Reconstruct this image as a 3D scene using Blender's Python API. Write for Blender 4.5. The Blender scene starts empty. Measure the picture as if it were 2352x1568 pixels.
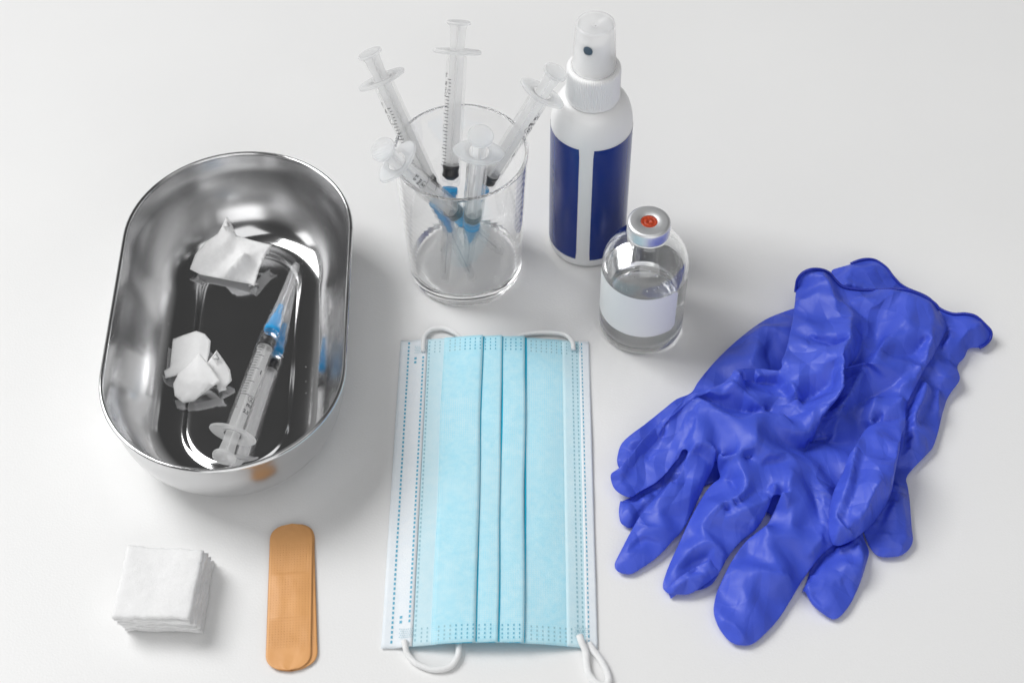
import bpy, bmesh, math, random
import numpy as np
from mathutils import Vector, Matrix, noise
from mathutils.geometry import delaunay_2d_cdt
from mathutils.kdtree import KDTree

# ------------------------------------------------------------------ camera, light, exposure
S = 0.001                                   # lengths below are millimetres
scene = bpy.context.scene
FPX, PITCH, CAMH, ROLL = 3647.4, 0.9002, 630.9, math.radians(0.9)
PW, PH = 2352.0, 1568.0

def _axes():
    r = Vector((1, 0, 0)); f = Vector((0, math.cos(PITCH), -math.sin(PITCH)))
    d = Vector((0, -math.sin(PITCH), -math.cos(PITCH)))
    c, s = math.cos(ROLL), math.sin(ROLL)
    return r * c + d * s, d * c - r * s, f
CR, CD, CF = _axes()

def at(x, y, z=0.0):
    """point of the place (mm) at height z seen at survey coordinates x, y"""
    v = CR * ((x - PW / 2) / FPX) + CD * ((y - PH / 2) / FPX) + CF
    t = (z - CAMH) / v.z
    return Vector((v.x * t, v.y * t, z))

cam_d = bpy.data.cameras.new('camera')
cam = bpy.data.objects.new('camera', cam_d)
scene.collection.objects.link(cam)
m = Matrix((CR, -CD, -CF)).transposed().to_4x4()
m.translation = Vector((0, 0, CAMH * S))
cam.matrix_world = m
cam_d.sensor_width = 36; cam_d.sensor_fit = 'HORIZONTAL'
cam_d.lens = FPX / PW * 36
cam_d.clip_start = 0.02; cam_d.clip_end = 50
cam_d.dof.use_dof = True
cam_d.dof.focus_distance = 0.765
cam_d.dof.aperture_fstop = 10
scene.camera = cam

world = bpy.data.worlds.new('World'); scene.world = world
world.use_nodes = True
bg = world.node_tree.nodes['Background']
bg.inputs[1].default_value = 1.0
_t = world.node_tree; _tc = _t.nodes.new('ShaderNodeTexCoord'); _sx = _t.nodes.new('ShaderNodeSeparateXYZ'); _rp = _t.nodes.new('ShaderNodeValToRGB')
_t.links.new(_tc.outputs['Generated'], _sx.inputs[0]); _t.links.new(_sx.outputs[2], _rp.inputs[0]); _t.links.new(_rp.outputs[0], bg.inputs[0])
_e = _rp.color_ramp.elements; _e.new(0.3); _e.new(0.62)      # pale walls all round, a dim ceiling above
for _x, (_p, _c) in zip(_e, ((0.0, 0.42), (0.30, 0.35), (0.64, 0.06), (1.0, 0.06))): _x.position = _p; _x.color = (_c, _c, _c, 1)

def area(name, loc, target, sx, sy, power, col=(1, 1, 1)):
    l = bpy.data.lights.new(name, 'AREA'); l.shape = 'RECTANGLE'
    l.size = sx; l.size_y = sy; l.energy = power; l.color = col
    o = bpy.data.objects.new(name, l); scene.collection.objects.link(o)
    o.location = loc
    o.rotation_euler = (Vector(target) - Vector(loc)).to_track_quat('-Z', 'Y').to_euler()
    return o
area('window_light', (-1.75, 1.35, 2.35), (0, 0.45, 0), 1.3, 1.6, 72, (1, 1, 0.998))
area('side_window_light', (-2.1, 0.25, 1.0), (0, 0.45, 0), 0.7, 1.2, 4.0, (1, 1, 0.998))
area('overhead_fill', (0.2, 0.15, 1.9), (0.0, 0.45, 0), 1.8, 1.0, 6)  # added overhead fill that softens contact shadows, no known ceiling lamp
area('front_fill', (0.3, -1.6, 1.15), (0, 0.5, 0.0), 2.4, 1.2, 14)  # added fill behind the camera, lifts the front faces

scene.view_settings.view_transform = 'Standard'
scene.view_settings.look = 'None'
scene.view_settings.exposure = 0.08
scene.view_settings.gamma = 1.0
scene.view_settings.use_curve_mapping = False
cy = scene.cycles
cy.use_denoising = True
cy.max_bounces = 96; cy.transmission_bounces = 96; cy.transparent_max_bounces = 24
cy.glossy_bounces = 96; cy.diffuse_bounces = 4
cy.caustics_refractive = True; cy.caustics_reflective = True
cy.blur_glossy = 0.3
cy.sample_clamp_indirect = 40.0

# ------------------------------------------------------------------ helpers
rng = random.Random(7)

def link(o):
    scene.collection.objects.link(o); return o

class MB:
    def __init__(self): self.v = []; self.f = []; self.s = []
    def add(self, vs, fs, smooth=True):
        b = len(self.v); self.v += [tuple(p) for p in vs]
        self.f += [tuple(i + b for i in q) for q in fs]; self.s += [smooth] * len(fs)
        return self
    def lathe(self, prof, n=64, a0=0.0, a1=2 * math.pi, smooth=True, rmod=None):
        full = abs(a1 - a0 - 2 * math.pi) < 1e-6
        cols = n if full else n + 1
        vs = []
        for r, z in prof:
            for i in range(cols):
                a = a0 + (a1 - a0) * i / n
                rr = r if rmod is None else rmod(r, z, a)
                vs.append((rr * math.cos(a), rr * math.sin(a), z))
        fs = []
        for j in range(len(prof) - 1):
            for i in range(n):
                i2 = (i + 1) % cols
                fs.append((j * cols + i, j * cols + i2, (j + 1) * cols + i2, (j + 1) * cols + i))
        return self.add(vs, fs, smooth)
    def disc(self, r, z, n=32, up=True):
        vs = [(0, 0, z)] + [(r * math.cos(2 * math.pi * i / n), r * math.sin(2 * math.pi * i / n), z) for i in range(n)]
        fs = [(0, i + 1, (i + 1) % n + 1) if up else (0, (i + 1) % n + 1, i + 1) for i in range(n)]
        return self.add(vs, fs, False)
    def tube(self, pts, r, n=10, caps=True, flat=1.0):
        pts = [Vector(p) for p in pts]; vs = []; fs = []
        up = Vector((0, 0, 1))
        for i, p in enumerate(pts):
            t = (pts[min(i + 1, len(pts) - 1)] - pts[max(i - 1, 0)]).normalized()
            sd = t.cross(up)
            if sd.length < 1e-4: sd = Vector((1, 0, 0))
            sd.normalize(); u2 = sd.cross(t).normalized()
            rr = r(i / (len(pts) - 1)) if callable(r) else r
            for k in range(n):
                a = 2 * math.pi * k / n
                vs.append(p + sd * (rr * math.cos(a)) + u2 * (rr * flat * math.sin(a)))
        for i in range(len(pts) - 1):
            for k in range(n):
                k2 = (k + 1) % n
                fs.append((i * n + k, i * n + k2, (i + 1) * n + k2, (i + 1) * n + k))
        if caps:
            fs.append(tuple(range(n - 1, -1, -1))); fs.append(tuple((len(pts) - 1) * n + k for k in range(n)))
        return self.add(vs, fs)
    def box(self, a, b):
        x0, y0, z0 = a; x1, y1, z1 = b
        vs = [(x0, y0, z0), (x1, y0, z0), (x1, y1, z0), (x0, y1, z0), (x0, y0, z1), (x1, y0, z1), (x1, y1, z1), (x0, y1, z1)]
        return self.add(vs, [(3, 2, 1, 0), (4, 5, 6, 7), (0, 1, 5, 4), (1, 2, 6, 5), (2, 3, 7, 6), (3, 0, 4, 7)], False)
    def mesh(self, name):
        me = bpy.data.meshes.new(name)
        me.from_pydata([(x * S, y * S, z * S) for x, y, z in self.v], [], self.f)
        for p, s in zip(me.polygons, self.s): p.use_smooth = s
        me.update(); return me
    def build(self, name, mat, parent=None, normals=False):
        me = self.mesh(name)
        if normals:
            bm = bmesh.new(); bm.from_mesh(me)
            bmesh.ops.remove_doubles(bm, verts=bm.verts, dist=1e-7)
            bmesh.ops.recalc_face_normals(bm, faces=bm.faces); bm.to_mesh(me); bm.free()
        me.materials.append(mat)
        o = link(bpy.data.objects.new(name, me))
        if parent: o.parent = parent
        return o

def tag(o, label, cat, group=None, kind=None):
    if label: o['label'] = label
    if cat: o['category'] = cat
    if group: o['group'] = group
    if kind: o['kind'] = kind
    return o

def empty(name, loc=(0, 0, 0)):
    o = link(bpy.data.objects.new(name, None)); o.location = Vector(loc) * S
    o.empty_display_size = 0.01
    return o

def catmull(pts, closed, step, lin=False):
    """smooth curve through the points, resampled at about step"""
    P = [np.array(p, float) for p in pts]; n = len(P); out = []
    for i in range(n if closed else n - 1):
        p1, p2 = P[i], P[(i + 1) % n]
        p0 = P[i - 1] if (closed or i > 0) else 2 * p1 - p2
        p3 = P[(i + 2) % n] if (closed or i + 2 < n) else 2 * p2 - p1
        k = max(1, int(round(np.linalg.norm(p2 - p1) / step)))
        for j in range(k):
            t = j / k
            if lin: out.append(p1 + (p2 - p1) * t); continue
            out.append(0.5 * (2 * p1 + (p2 - p0) * t + (2 * p0 - 5 * p1 + 4 * p2 - p3) * t * t + (3 * p1 - p0 - 3 * p2 + p3) * t ** 3))
    if not closed: out.append(P[-1])
    return out

def hull(profile, n=96, **k): return MB().lathe(profile, n, **k)

# ------------------------------------------------------------------ materials
def mat(name, base=(0.8, 0.8, 0.8), rough=0.5, metal=0.0, trans=0.0, ior=1.45, spec=0.5, sss=0.0, coat=0.0):
    m = bpy.data.materials.new(name); m.use_nodes = True
    b = m.node_tree.nodes['Principled BSDF']
    b.inputs['Base Color'].default_value = (*base, 1)
    b.inputs['Roughness'].default_value = rough
    b.inputs['Metallic'].default_value = metal
    b.inputs['Transmission Weight'].default_value = trans
    b.inputs['IOR'].default_value = ior
    b.inputs['Specular IOR Level'].default_value = spec
    b.inputs['Coat Weight'].default_value = coat
    if sss:
        b.inputs['Subsurface Weight'].default_value = sss
        b.inputs['Subsurface Radius'].default_value = (1, 1, 1)
        b.inputs['Subsurface Scale'].default_value = 0.002
    return m

class N:
    """small node-graph helper"""
    def __init__(self, m): self.t = m.node_tree; self.b = self.t.nodes.get('Principled BSDF'); self.out = self.t.nodes['Material Output']
    def n(self, typ, **k):
        x = self.t.nodes.new(typ)
        for a, v in k.items(): setattr(x, a, v)
        return x
    def l(self, a, b): self.t.links.new(a, b)
    def tex(self, typ, scale, coord='Object', vec=None, **k):
        x = self.n(typ)
        for a, v in k.items():
            if a in x.inputs: x.inputs[a].default_value = v
            else: setattr(x, a, v)
        x.inputs['Scale'].default_value = scale
        self.l(vec if vec is not None else self.coord(coord), x.inputs['Vector'])
        return x
    def coord(self, c='Object'):
        if not hasattr(self, '_c'): self._c = self.n('ShaderNodeTexCoord')
        return self._c.outputs[c]
    def ramp(self, fac, stops):
        r = self.n('ShaderNodeValToRGB'); e = r.color_ramp.elements
        while len(e) < len(stops): e.new(0.5)
        for x, (p, c) in zip(e, stops):
            x.position = p; x.color = (c, c, c, 1) if isinstance(c, (int, float)) else (*c, 1)
        self.l(fac, r.inputs[0]); return r.outputs[0]
    def bump(self, h, strength, dist, prev=None):
        x = self.n('ShaderNodeBump'); x.inputs['Strength'].default_value = strength; x.inputs['Distance'].default_value = dist
        self.l(h, x.inputs['Height'])
        if prev is not None: self.l(prev, x.inputs['Normal'])
        return x.outputs[0]
    def math(self, op, a, b=None):
        x = self.n('ShaderNodeMath', operation=op)
        for i, v in enumerate((a, b)):
            if v is None: continue
            if isinstance(v, (int, float)): x.inputs[i].default_value = v
            else: self.l(v, x.inputs[i])
        return x.outputs[0]
    def mix(self, fac, a, b):
        x = self.n('ShaderNodeMix', data_type='RGBA')
        for s, v in ((x.inputs[0], fac), (x.inputs[6], a), (x.inputs[7], b)):
            if isinstance(v, (int, float)): s.default_value = v
            elif isinstance(v, tuple): s.default_value = (*v, 1)
            else: self.l(v, s)
        return x.outputs[2]

# table top: white lacquered board with a faint orange-peel relief
M_table = mat('white_lacquer', (0.80, 0.80, 0.795), 0.42, spec=0.4)
k = N(M_table)
t1 = k.tex('ShaderNodeTexNoise', 900, Detail=3.0); t2 = k.tex('ShaderNodeTexNoise', 6, Detail=4.0)
t3 = k.tex('ShaderNodeTexVoronoi', 26)
spk = k.ramp(t3.outputs['Distance'], [(0.0, 1.0), (0.012, 1.0), (0.016, 0.0), (1.0, 0.0)])
rarity = k.ramp(k.tex('ShaderNodeTexNoise', 9, Detail=1.0).outputs[0], [(0.0, 0.0), (0.60, 0.0), (0.66, 1.0), (1.0, 1.0)])
base = k.ramp(t2.outputs[0], [(0.3, (0.785, 0.785, 0.782)), (0.7, (0.815, 0.815, 0.81))])
k.l(k.mix(k.math('MULTIPLY', k.math('MULTIPLY', spk, rarity), 0.45), base, (0.25, 0.25, 0.24)), k.b.inputs['Base Color'])
k.l(k.bump(t1.outputs[0], 0.3, 0.0003), k.b.inputs['Normal'])

# stainless steel
M_steel = mat('stainless_steel', (0.66, 0.66, 0.665), 0.09, metal=1.0)
k = N(M_steel)
st = k.n('ShaderNodeMapping'); st.inputs['Scale'].default_value = (1, 1, 26); k.l(k.coord(), st.inputs[0])
n1 = k.tex('ShaderNodeTexNoise', 40, vec=st.outputs[0], Detail=3.0)
n2 = k.tex('ShaderNodeTexNoise', 55, Detail=5.0)
sz = k.n('ShaderNodeSeparateXYZ'); k.l(k.coord(), sz.inputs[0])
wl = k.ramp(k.math('MULTIPLY', sz.outputs[2], 100.0), [(0.0, 0.09), (0.3, 0.10), (0.9, 0.24), (1.0, 0.25)])
k.l(k.math('ADD', wl, k.math('MULTIPLY', k.math('SUBTRACT', n1.outputs[0], 0.5), 0.06)), k.b.inputs['Roughness'])
vo = k.tex('ShaderNodeTexVoronoi', 300)
dust = k.ramp(vo.outputs['Distance'], [(0.0, 1.0), (0.07, 1.0), (0.10, 0.0), (1.0, 0.0)])
vr = k.ramp(k.tex('ShaderNodeTexNoise', 38, Detail=2.0).outputs[0], [(0.0, 0.0), (0.55, 0.0), (0.64, 1.0), (1.0, 1.0)])
dm = k.math('MULTIPLY', dust, vr)
k.l(k.math('SUBTRACT', 1.0, k.math('MULTIPLY', dm, 0.5)), k.b.inputs['Metallic'])
k.l(k.bump(n2.outputs[0], 0.02, 0.001), k.b.inputs['Normal'])

M_steel_rim = mat('polished_steel_rim', (0.7, 0.7, 0.705), 0.12, metal=1.0)
M_glass = mat('clear_glass', (1, 1, 1), 0.0, trans=1.0, ior=1.46)
M_vial = mat('vial_glass', (0.995, 1, 1), 0.0, trans=1.0, ior=1.5)
M_liquid = mat('clear_liquid', (1, 1, 1), 0.0, trans=1.0, ior=1.333)

def plastic_clear(name, milk, gloss_rough=0.08, clear=(1.0, 1.0, 1.0)):
    """thin-walled clear plastic: light passes straight through, a little scatters, the surface shines"""
    m = mat(name); k = N(m); k.t.nodes.remove(k.b)
    tr = k.n('ShaderNodeBsdfTransparent'); tr.inputs[0].default_value = (*clear, 1)
    d = k.n('ShaderNodeBsdfDiffuse'); d.inputs[0].default_value = (0.97, 0.972, 0.972, 1)
    tl = k.n('ShaderNodeBsdfTranslucent'); tl.inputs[0].default_value = (0.97, 0.972, 0.972, 1)
    a = k.n('ShaderNodeMixShader'); a.inputs[0].default_value = 0.7
    k.l(d.outputs[0], a.inputs[1]); k.l(tl.outputs[0], a.inputs[2])
    b = k.n('ShaderNodeMixShader'); b.inputs[0].default_value = milk
    k.l(tr.outputs[0], b.inputs[1]); k.l(a.outputs[0], b.inputs[2])
    g = k.n('ShaderNodeBsdfGlossy'); g.inputs['Roughness'].default_value = gloss_rough
    lw = k.n('ShaderNodeLayerWeight'); lw.inputs[0].default_value = 0.5
    fr = k.math('ADD', 0.015, k.math('MULTIPLY', 0.55, k.math('POWER', lw.outputs['Facing'], 5.0)))   # Schlick
    c = k.n('ShaderNodeMixShader'); k.l(fr, c.inputs[0])
    k.l(b.outputs[0], c.inputs[1]); k.l(g.outputs[0], c.inputs[2]); k.l(c.outputs[0], k.out.inputs[0])
    return m
M_barrel = plastic_clear('clear_syringe_plastic', 0.035)
M_sheath = plastic_clear('frosted_sheath_plastic', 0.16, 0.15)
M_plunger = plastic_clear('milky_plunger_plastic', 0.45, 0.2)
M_cap = plastic_clear('frosted_cap_plastic', 0.3, 0.2)
M_hub = mat('blue_hub_plastic', (0.04, 0.50, 0.94), 0.25)
k = N(M_hub); _tr = k.n('ShaderNodeBsdfTransparent'); _tr.inputs[0].default_value = (0.35, 0.78, 1.0, 1)
_mx = k.n('ShaderNodeMixShader'); _mx.inputs[0].default_value = 0.42
k.l(k.b.outputs[0], _mx.inputs[1]); k.l(_tr.outputs[0], _mx.inputs[2]); k.l(_mx.outputs[0], k.out.inputs[0])
M_rubber = mat('black_rubber', (0.012, 0.012, 0.013), 0.35)
M_ink = mat('black_print', (0.02, 0.02, 0.022), 0.5)
M_needle = mat('needle_steel', (0.55, 0.56, 0.58), 0.25, metal=1.0)

M_white = mat('white_bottle_plastic', (0.83, 0.83, 0.83), 0.33, sss=0.1)
k = N(M_white); k.l(k.bump(k.tex('ShaderNodeTexNoise', 700, Detail=2.0).outputs[0], 0.05, 0.0002), k.b.inputs['Normal'])
M_navy = mat('navy_label_film', (0.0, 0.024, 0.21), 0.22, spec=0.5)
k = N(M_navy)
mp = k.n('ShaderNodeMapping'); mp.inputs['Scale'].default_value = (1, 1, 0.18); k.l(k.coord(), mp.inputs[0])
w1 = k.tex('ShaderNodeTexNoise', 130, vec=mp.outputs[0], Detail=3.0)
w2 = k.tex('ShaderNodeTexNoise', 320, Detail=4.0)
spots = k.ramp(k.tex('ShaderNodeTexNoise', 34, Detail=3.0).outputs[0], [(0.0, 0.0), (0.57, 0.0), (0.66, 1.0), (1, 1.0)])
h = k.math('ADD', w1.outputs[0], k.math('MULTIPLY', k.math('MULTIPLY', w2.outputs[0], spots), 1.4))
k.l(k.bump(h, 0.16, 0.0006), k.b.inputs['Normal'])
M_nozzle = mat('slate_nozzle_plastic', (0.07, 0.11, 0.15), 0.4)

M_paper_label = mat('white_paper_label', (0.84, 0.84, 0.84), 0.5)
M_alu = mat('crimped_aluminium', (0.80, 0.81, 0.82), 0.45, metal=1.0)
k = N(M_alu); k.l(k.bump(k.tex('ShaderNodeTexNoise', 1500, Detail=2.0).outputs[0], 0.08, 0.0002), k.b.inputs['Normal'])
M_stopper = mat('red_rubber_stopper', (0.42, 0.045, 0.012), 0.42)
k = N(M_stopper); k.l(k.ramp(k.tex('ShaderNodeTexNoise', 900, Detail=3.0).outputs[0], [(0.35, (0.30, 0.028, 0.01)), (0.65, (0.5, 0.06, 0.015))]), k.b.inputs['Base Color'])

def fabric(name, c1, c2, scale, rough=0.9, dots=False, tr=0.0, bs=0.5):
    m = mat(name, c1, rough, spec=0.15); k = N(m)
    f1 = k.tex('ShaderNodeTexNoise', scale, Detail=6.0, Roughness=0.7)
    f2 = k.tex('ShaderNodeTexNoise', scale * 7, Detail=3.0)
    mixv = k.math('ADD', k.math('MULTIPLY', f1.outputs[0], 0.7), k.math('MULTIPLY', f2.outputs[0], 0.3))
    col = k.ramp(mixv, [(0.36, c1), (0.64, c2)])
    h = f2.outputs[0]; nrm = None
    if dots:
        uv = k.n('ShaderNodeSeparateXYZ'); k.l(k.coord('UV'), uv.inputs[0])
        p = 2 * math.pi / 0.0021
        a = k.math('SINE', k.math('MULTIPLY', k.math('ADD', uv.outputs[0], uv.outputs[1]), p))
        b2 = k.math('SINE', k.math('MULTIPLY', k.math('SUBTRACT', uv.outputs[0], uv.outputs[1]), p))
        d = k.ramp(k.math('MULTIPLY', a, b2), [(0.0, 0.0), (0.5, 0.0), (0.85, 1.0), (1.0, 1.0)])
        patch_m = k.ramp(k.tex('ShaderNodeTexNoise', 30, Detail=2.0).outputs[0], [(0.0, 0.0), (0.46, 0.0), (0.56, 1.0), (1.0, 1.0)])
        dd = k.math('MULTIPLY', d, patch_m)
        col = k.mix(k.math('MULTIPLY', dd, 0.8), col, (0.74, 0.86, 0.9))
        nrm = k.bump(d, 0.25, 0.0002)
    k.l(col, k.b.inputs['Base Color'])
    k.l(k.bump(h, bs, 0.0004, nrm), k.b.inputs['Normal'])
    if tr:
        t = k.n('ShaderNodeBsdfTranslucent'); k.l(col, t.inputs[0])
        x = k.n('ShaderNodeMixShader'); x.inputs[0].default_value = tr
        k.l(k.b.outputs[0], x.inputs[1]); k.l(t.outputs[0], x.inputs[2]); k.l(x.outputs[0], k.out.inputs[0])
    return m
M_mask_blue = fabric('blue_nonwoven', (0.38, 0.73, 0.86), (0.53, 0.80, 0.89), 300, dots=True, bs=0.35)
M_mask_pale = fabric('pale_blue_nonwoven', (0.54, 0.76, 0.84), (0.62, 0.80, 0.86), 230, bs=0.35)
M_mask_white = fabric('white_nonwoven', (0.76, 0.82, 0.87), (0.82, 0.86, 0.89), 230, bs=0.35)
M_fold_shade = mat('shaded_fold_blue', (0.02, 0.60, 0.86), 0.8, spec=0.1)  # fold shade painted in: saturated blue of light through stacked layers
M_weld = mat('blue_weld_mark', (0.10, 0.40, 0.56), 0.5)
M_weld_pale = mat('pale_weld_mark', (0.29, 0.52, 0.60), 0.5)
M_cord = fabric('white_elastic', (0.82, 0.83, 0.83), (0.88, 0.88, 0.88), 900)
M_cotton = fabric('cotton_wool', (0.80, 0.80, 0.80), (0.87, 0.87, 0.87), 240, bs=0.6)
M_tissue = fabric('soft_tissue', (0.84, 0.84, 0.84), (0.88, 0.88, 0.88), 300, bs=0.12)

M_plaster = mat('tan_plaster_film', (0.62, 0.29, 0.10), 0.42)
k = N(M_plaster)
uv = k.n('ShaderNodeSeparateXYZ'); k.l(k.coord('Object'), uv.inputs[0])
p = 2 * math.pi / 0.0026
a = k.math('SINE', k.math('MULTIPLY', k.math('ADD', uv.outputs[0], uv.outputs[1]), p))
b2 = k.math('SINE', k.math('MULTIPLY', k.math('SUBTRACT', uv.outputs[0], uv.outputs[1]), p))
pr = k.math('MULTIPLY', a, b2)
hole = k.ramp(pr, [(0.0, 1.0), (0.74, 1.0), (0.88, 0.0), (1.0, 0.0)])
inside = k.ramp(k.math('ABSOLUTE', uv.outputs[1]), [(0.0, 1.0), (0.0262, 1.0), (0.0268, 0.0), (1.0, 0.0)])
hh = k.math('SUBTRACT', 1.0, k.math('MULTIPLY', k.math('SUBTRACT', 1.0, hole), inside))
g1 = k.tex('ShaderNodeTexNoise', 60, Detail=3.0)
k.l(k.mix(k.math('SUBTRACT', 1.0, hh), k.ramp(g1.outputs[0], [(0.3, (0.70, 0.35, 0.13)), (0.7, (0.78, 0.40, 0.152))]), (0.46, 0.2, 0.07)), k.b.inputs['Base Color'])
k.l(k.bump(hh, 0.9, 0.0004, k.bump(g1.outputs[0], 0.06, 0.002)), k.b.inputs['Normal'])

def nitrile(name):
    m = mat(name, (0.035, 0.085, 0.66), 0.40, spec=0.5); k = N(m)
    f1 = k.tex('ShaderNodeTexNoise', 35, Detail=4.0)
    f2 = k.tex('ShaderNodeTexNoise', 1500, Detail=2.0)
    f3 = k.tex('ShaderNodeTexNoise', 160, Detail=4.0, Roughness=0.6)
    k.l(k.ramp(f1.outputs[0], [(0.3, (0.062, 0.114, 0.70)), (0.7, (0.078, 0.134, 0.75))]), k.b.inputs['Base Color'])
    k.l(k.ramp(f3.outputs[0], [(0.3, 0.39), (0.7, 0.50)]), k.b.inputs['Roughness'])
    k.l(k.bump(f2.outputs[0], 0.10, 0.0003, k.bump(f3.outputs[0], 0.10, 0.001)), k.b.inputs['Normal'])
    # sharp little creases: the kinks of triangle waves run at several angles, in patches
    prev = k.b.inputs['Normal'].links[0].from_socket
    wn = k.tex('ShaderNodeTexNoise', 28, Detail=1.0)
    sep = k.n('ShaderNodeSeparateXYZ'); k.l(k.coord(), sep.inputs[0])
    for q, (ang, wl, amp) in enumerate(((0.5, 0.021, 0.0011), (1.35, 0.017, 0.0009), (2.3, 0.024, 0.0011), (2.9, 0.011, 0.0005))):
        u_ = k.math('ADD', k.math('MULTIPLY', sep.outputs[0], math.cos(ang) / wl), k.math('MULTIPLY', sep.outputs[1], math.sin(ang) / wl))
        u_ = k.math('ADD', u_, k.math('MULTIPLY', wn.outputs[0], 1.5 + 0.3 * q))
        tri = k.math('PINGPONG', u_, 0.5)
        pm = k.tex('ShaderNodeTexNoise', 22 + 5 * q, Detail=1.0)
        off = k.ramp(pm.outputs[0], [(0.0, 0.0), (0.38, 0.0), (0.58, 1.0), (1.0, 1.0)])
        prev = k.bump(k.math('MULTIPLY', tri, off), 1.0, amp * 2.6, prev)
    k.l(prev, k.b.inputs['Normal'])
    t = k.n('ShaderNodeBsdfTranslucent'); t.inputs[0].default_value = (0.015, 0.10, 0.85, 1)
    x = k.n('ShaderNodeMixShader'); x.inputs[0].default_value = 0.2
    k.l(k.b.outputs[0], x.inputs[1]); k.l(t.outputs[0], x.inputs[2]); k.l(x.outputs[0], k.out.inputs[0])
    return m
M_nitrile = nitrile('blue_nitrile')
M_bead = mat('dark_blue_cuff_bead', (0.012, 0.03, 0.36), 0.4)

# ------------------------------------------------------------------ the table top
tb = MB().box((-1100, -500, -30), (1100, 1500, 0)).build('table_top', M_table)
tag(tb, 'smooth white table top under all the things', 'table', kind='structure')

# ------------------------------------------------------------------ steel tray
TX, TY, TA, TL, TR, TH = -135.2, 493.2, 0.015, 42.8, 56.3, 45.0
def stadium(r, n=40):
    """outline with half-straight TL and end radius r"""
    pts = []
    for i in range(n + 1):
        a = math.pi * i / n; pts.append((r * math.cos(a), TL + r * math.sin(a)))
    for i in range(1, 12): pts.append((-r, TL - 2 * TL * i / 12))
    for i in range(n + 1):
        a = math.pi + math.pi * i / n; pts.append((r * math.cos(a), -TL + r * math.sin(a)))
    for i in range(1, 12): pts.append((r, -TL + 2 * TL * i / 12))
    return pts
def stadium_shell(prof):
    b = MB(); rings = [stadium(r) for r, z in prof]; n = len(rings[0]); vs = []; fs = []
    for (r, z), ring in zip(prof, rings): vs += [(x, y, z) for x, y in ring]
    for j in range(len(prof) - 1):
        for i in range(n):
            i2 = (i + 1) % n; fs.append((j * n + i, j * n + i2, (j + 1) * n + i2, (j + 1) * n + i))
    b.add(vs, fs); return b, n
tray = empty('steel_tray', (TX, TY, 0)); tray.rotation_euler.z = TA
tag(tray, 'oval stainless steel instrument tray with a rolled rim, holding a syringe and tissue', 'tray')
# section from floor centre outward: panel, embossed step, floor, big fillet, wall, rim
sec = [(0.01, 2.0), (12, 2.0), (22.0, 2.0), (24.0, 1.95), (25.0, 1.6), (26.2, 1.1), (27.4, 0.95), (28.5, 0.92), (30, 1.0)]
for i in range(1, 20):
    a = math.pi / 2 * i / 20
    sec.append((30 + 24.3 * math.sin(a), 1.0 + 35 * (1 - math.cos(a))))
sec += [(54.4, 36.5), (55.0, 40), (55.5, 43), (55.7, 44.2)]
b, n = stadium_shell(sec)
outer = [(r + (0.8 if r > 30 else 0.3), max(0.05, z - 0.85 * (1 - min(1, max(0, (r - 36) / 17))))) for r, z in sec if r > 20]
vs_b, n2 = stadium_shell(list(reversed(outer)))
b.add(vs_b.v, vs_b.f)
b.f.append(tuple(range(n - 1, -1, -1))); b.s.append(True)
b.build('basin', M_steel, tray)
ring = [(x, y, TH) for x, y in stadium(56.3)]
rb = MB(); rp = ring + [ring[0], ring[1]]
rb.tube(rp, 1.15, 12, caps=False); rb.build('rolled_rim', M_steel_rim, tray)
for dy in (-2.0, 2.0):
    st = MB(); st.lathe([(1.0, 0), (0.95, 0.35), (0.6, 0.6), (0.01, 0.7)], 16)
    o = st.build('stamped_stud', M_steel_rim, tray)
    o.location = Vector((-54.6, -35 + dy, 34)) * S; o.rotation_euler = (0, math.radians(84), 0)

# ------------------------------------------------------------------ syringe
def text_verts(body, size):
    cu = bpy.data.curves.new('mark', 'FONT'); cu.body = body; cu.size = size; cu.align_x = 'CENTER'; cu.resolution_u = 4; cu.offset = 0.03 * size
    o = bpy.data.objects.new('mark', cu); link(o)
    dg = bpy.context.evaluated_depsgraph_get(); dg.update()
    me = o.evaluated_get(dg).to_mesh()
    vs = [tuple(v.co) for v in me.vertices]; fs = [tuple(p.vertices) for p in me.polygons]
    o.evaluated_get(dg).to_mesh_clear(); bpy.data.objects.remove(o); bpy.data.curves.remove(cu)
    return vs, fs

Z_BAR, Z_SEAL, Z_FL, Z_TH = 51.0, 56.0, 117.0, 132.0
def wrap(vs, a0, z0, r=5.06):
    # text x runs round the barrel, text up points to the needle
    return [(r * math.cos(a0 + x / r), -r * math.sin(a0 + x / r), z0 - y) for x, y, _ in vs]

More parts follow.
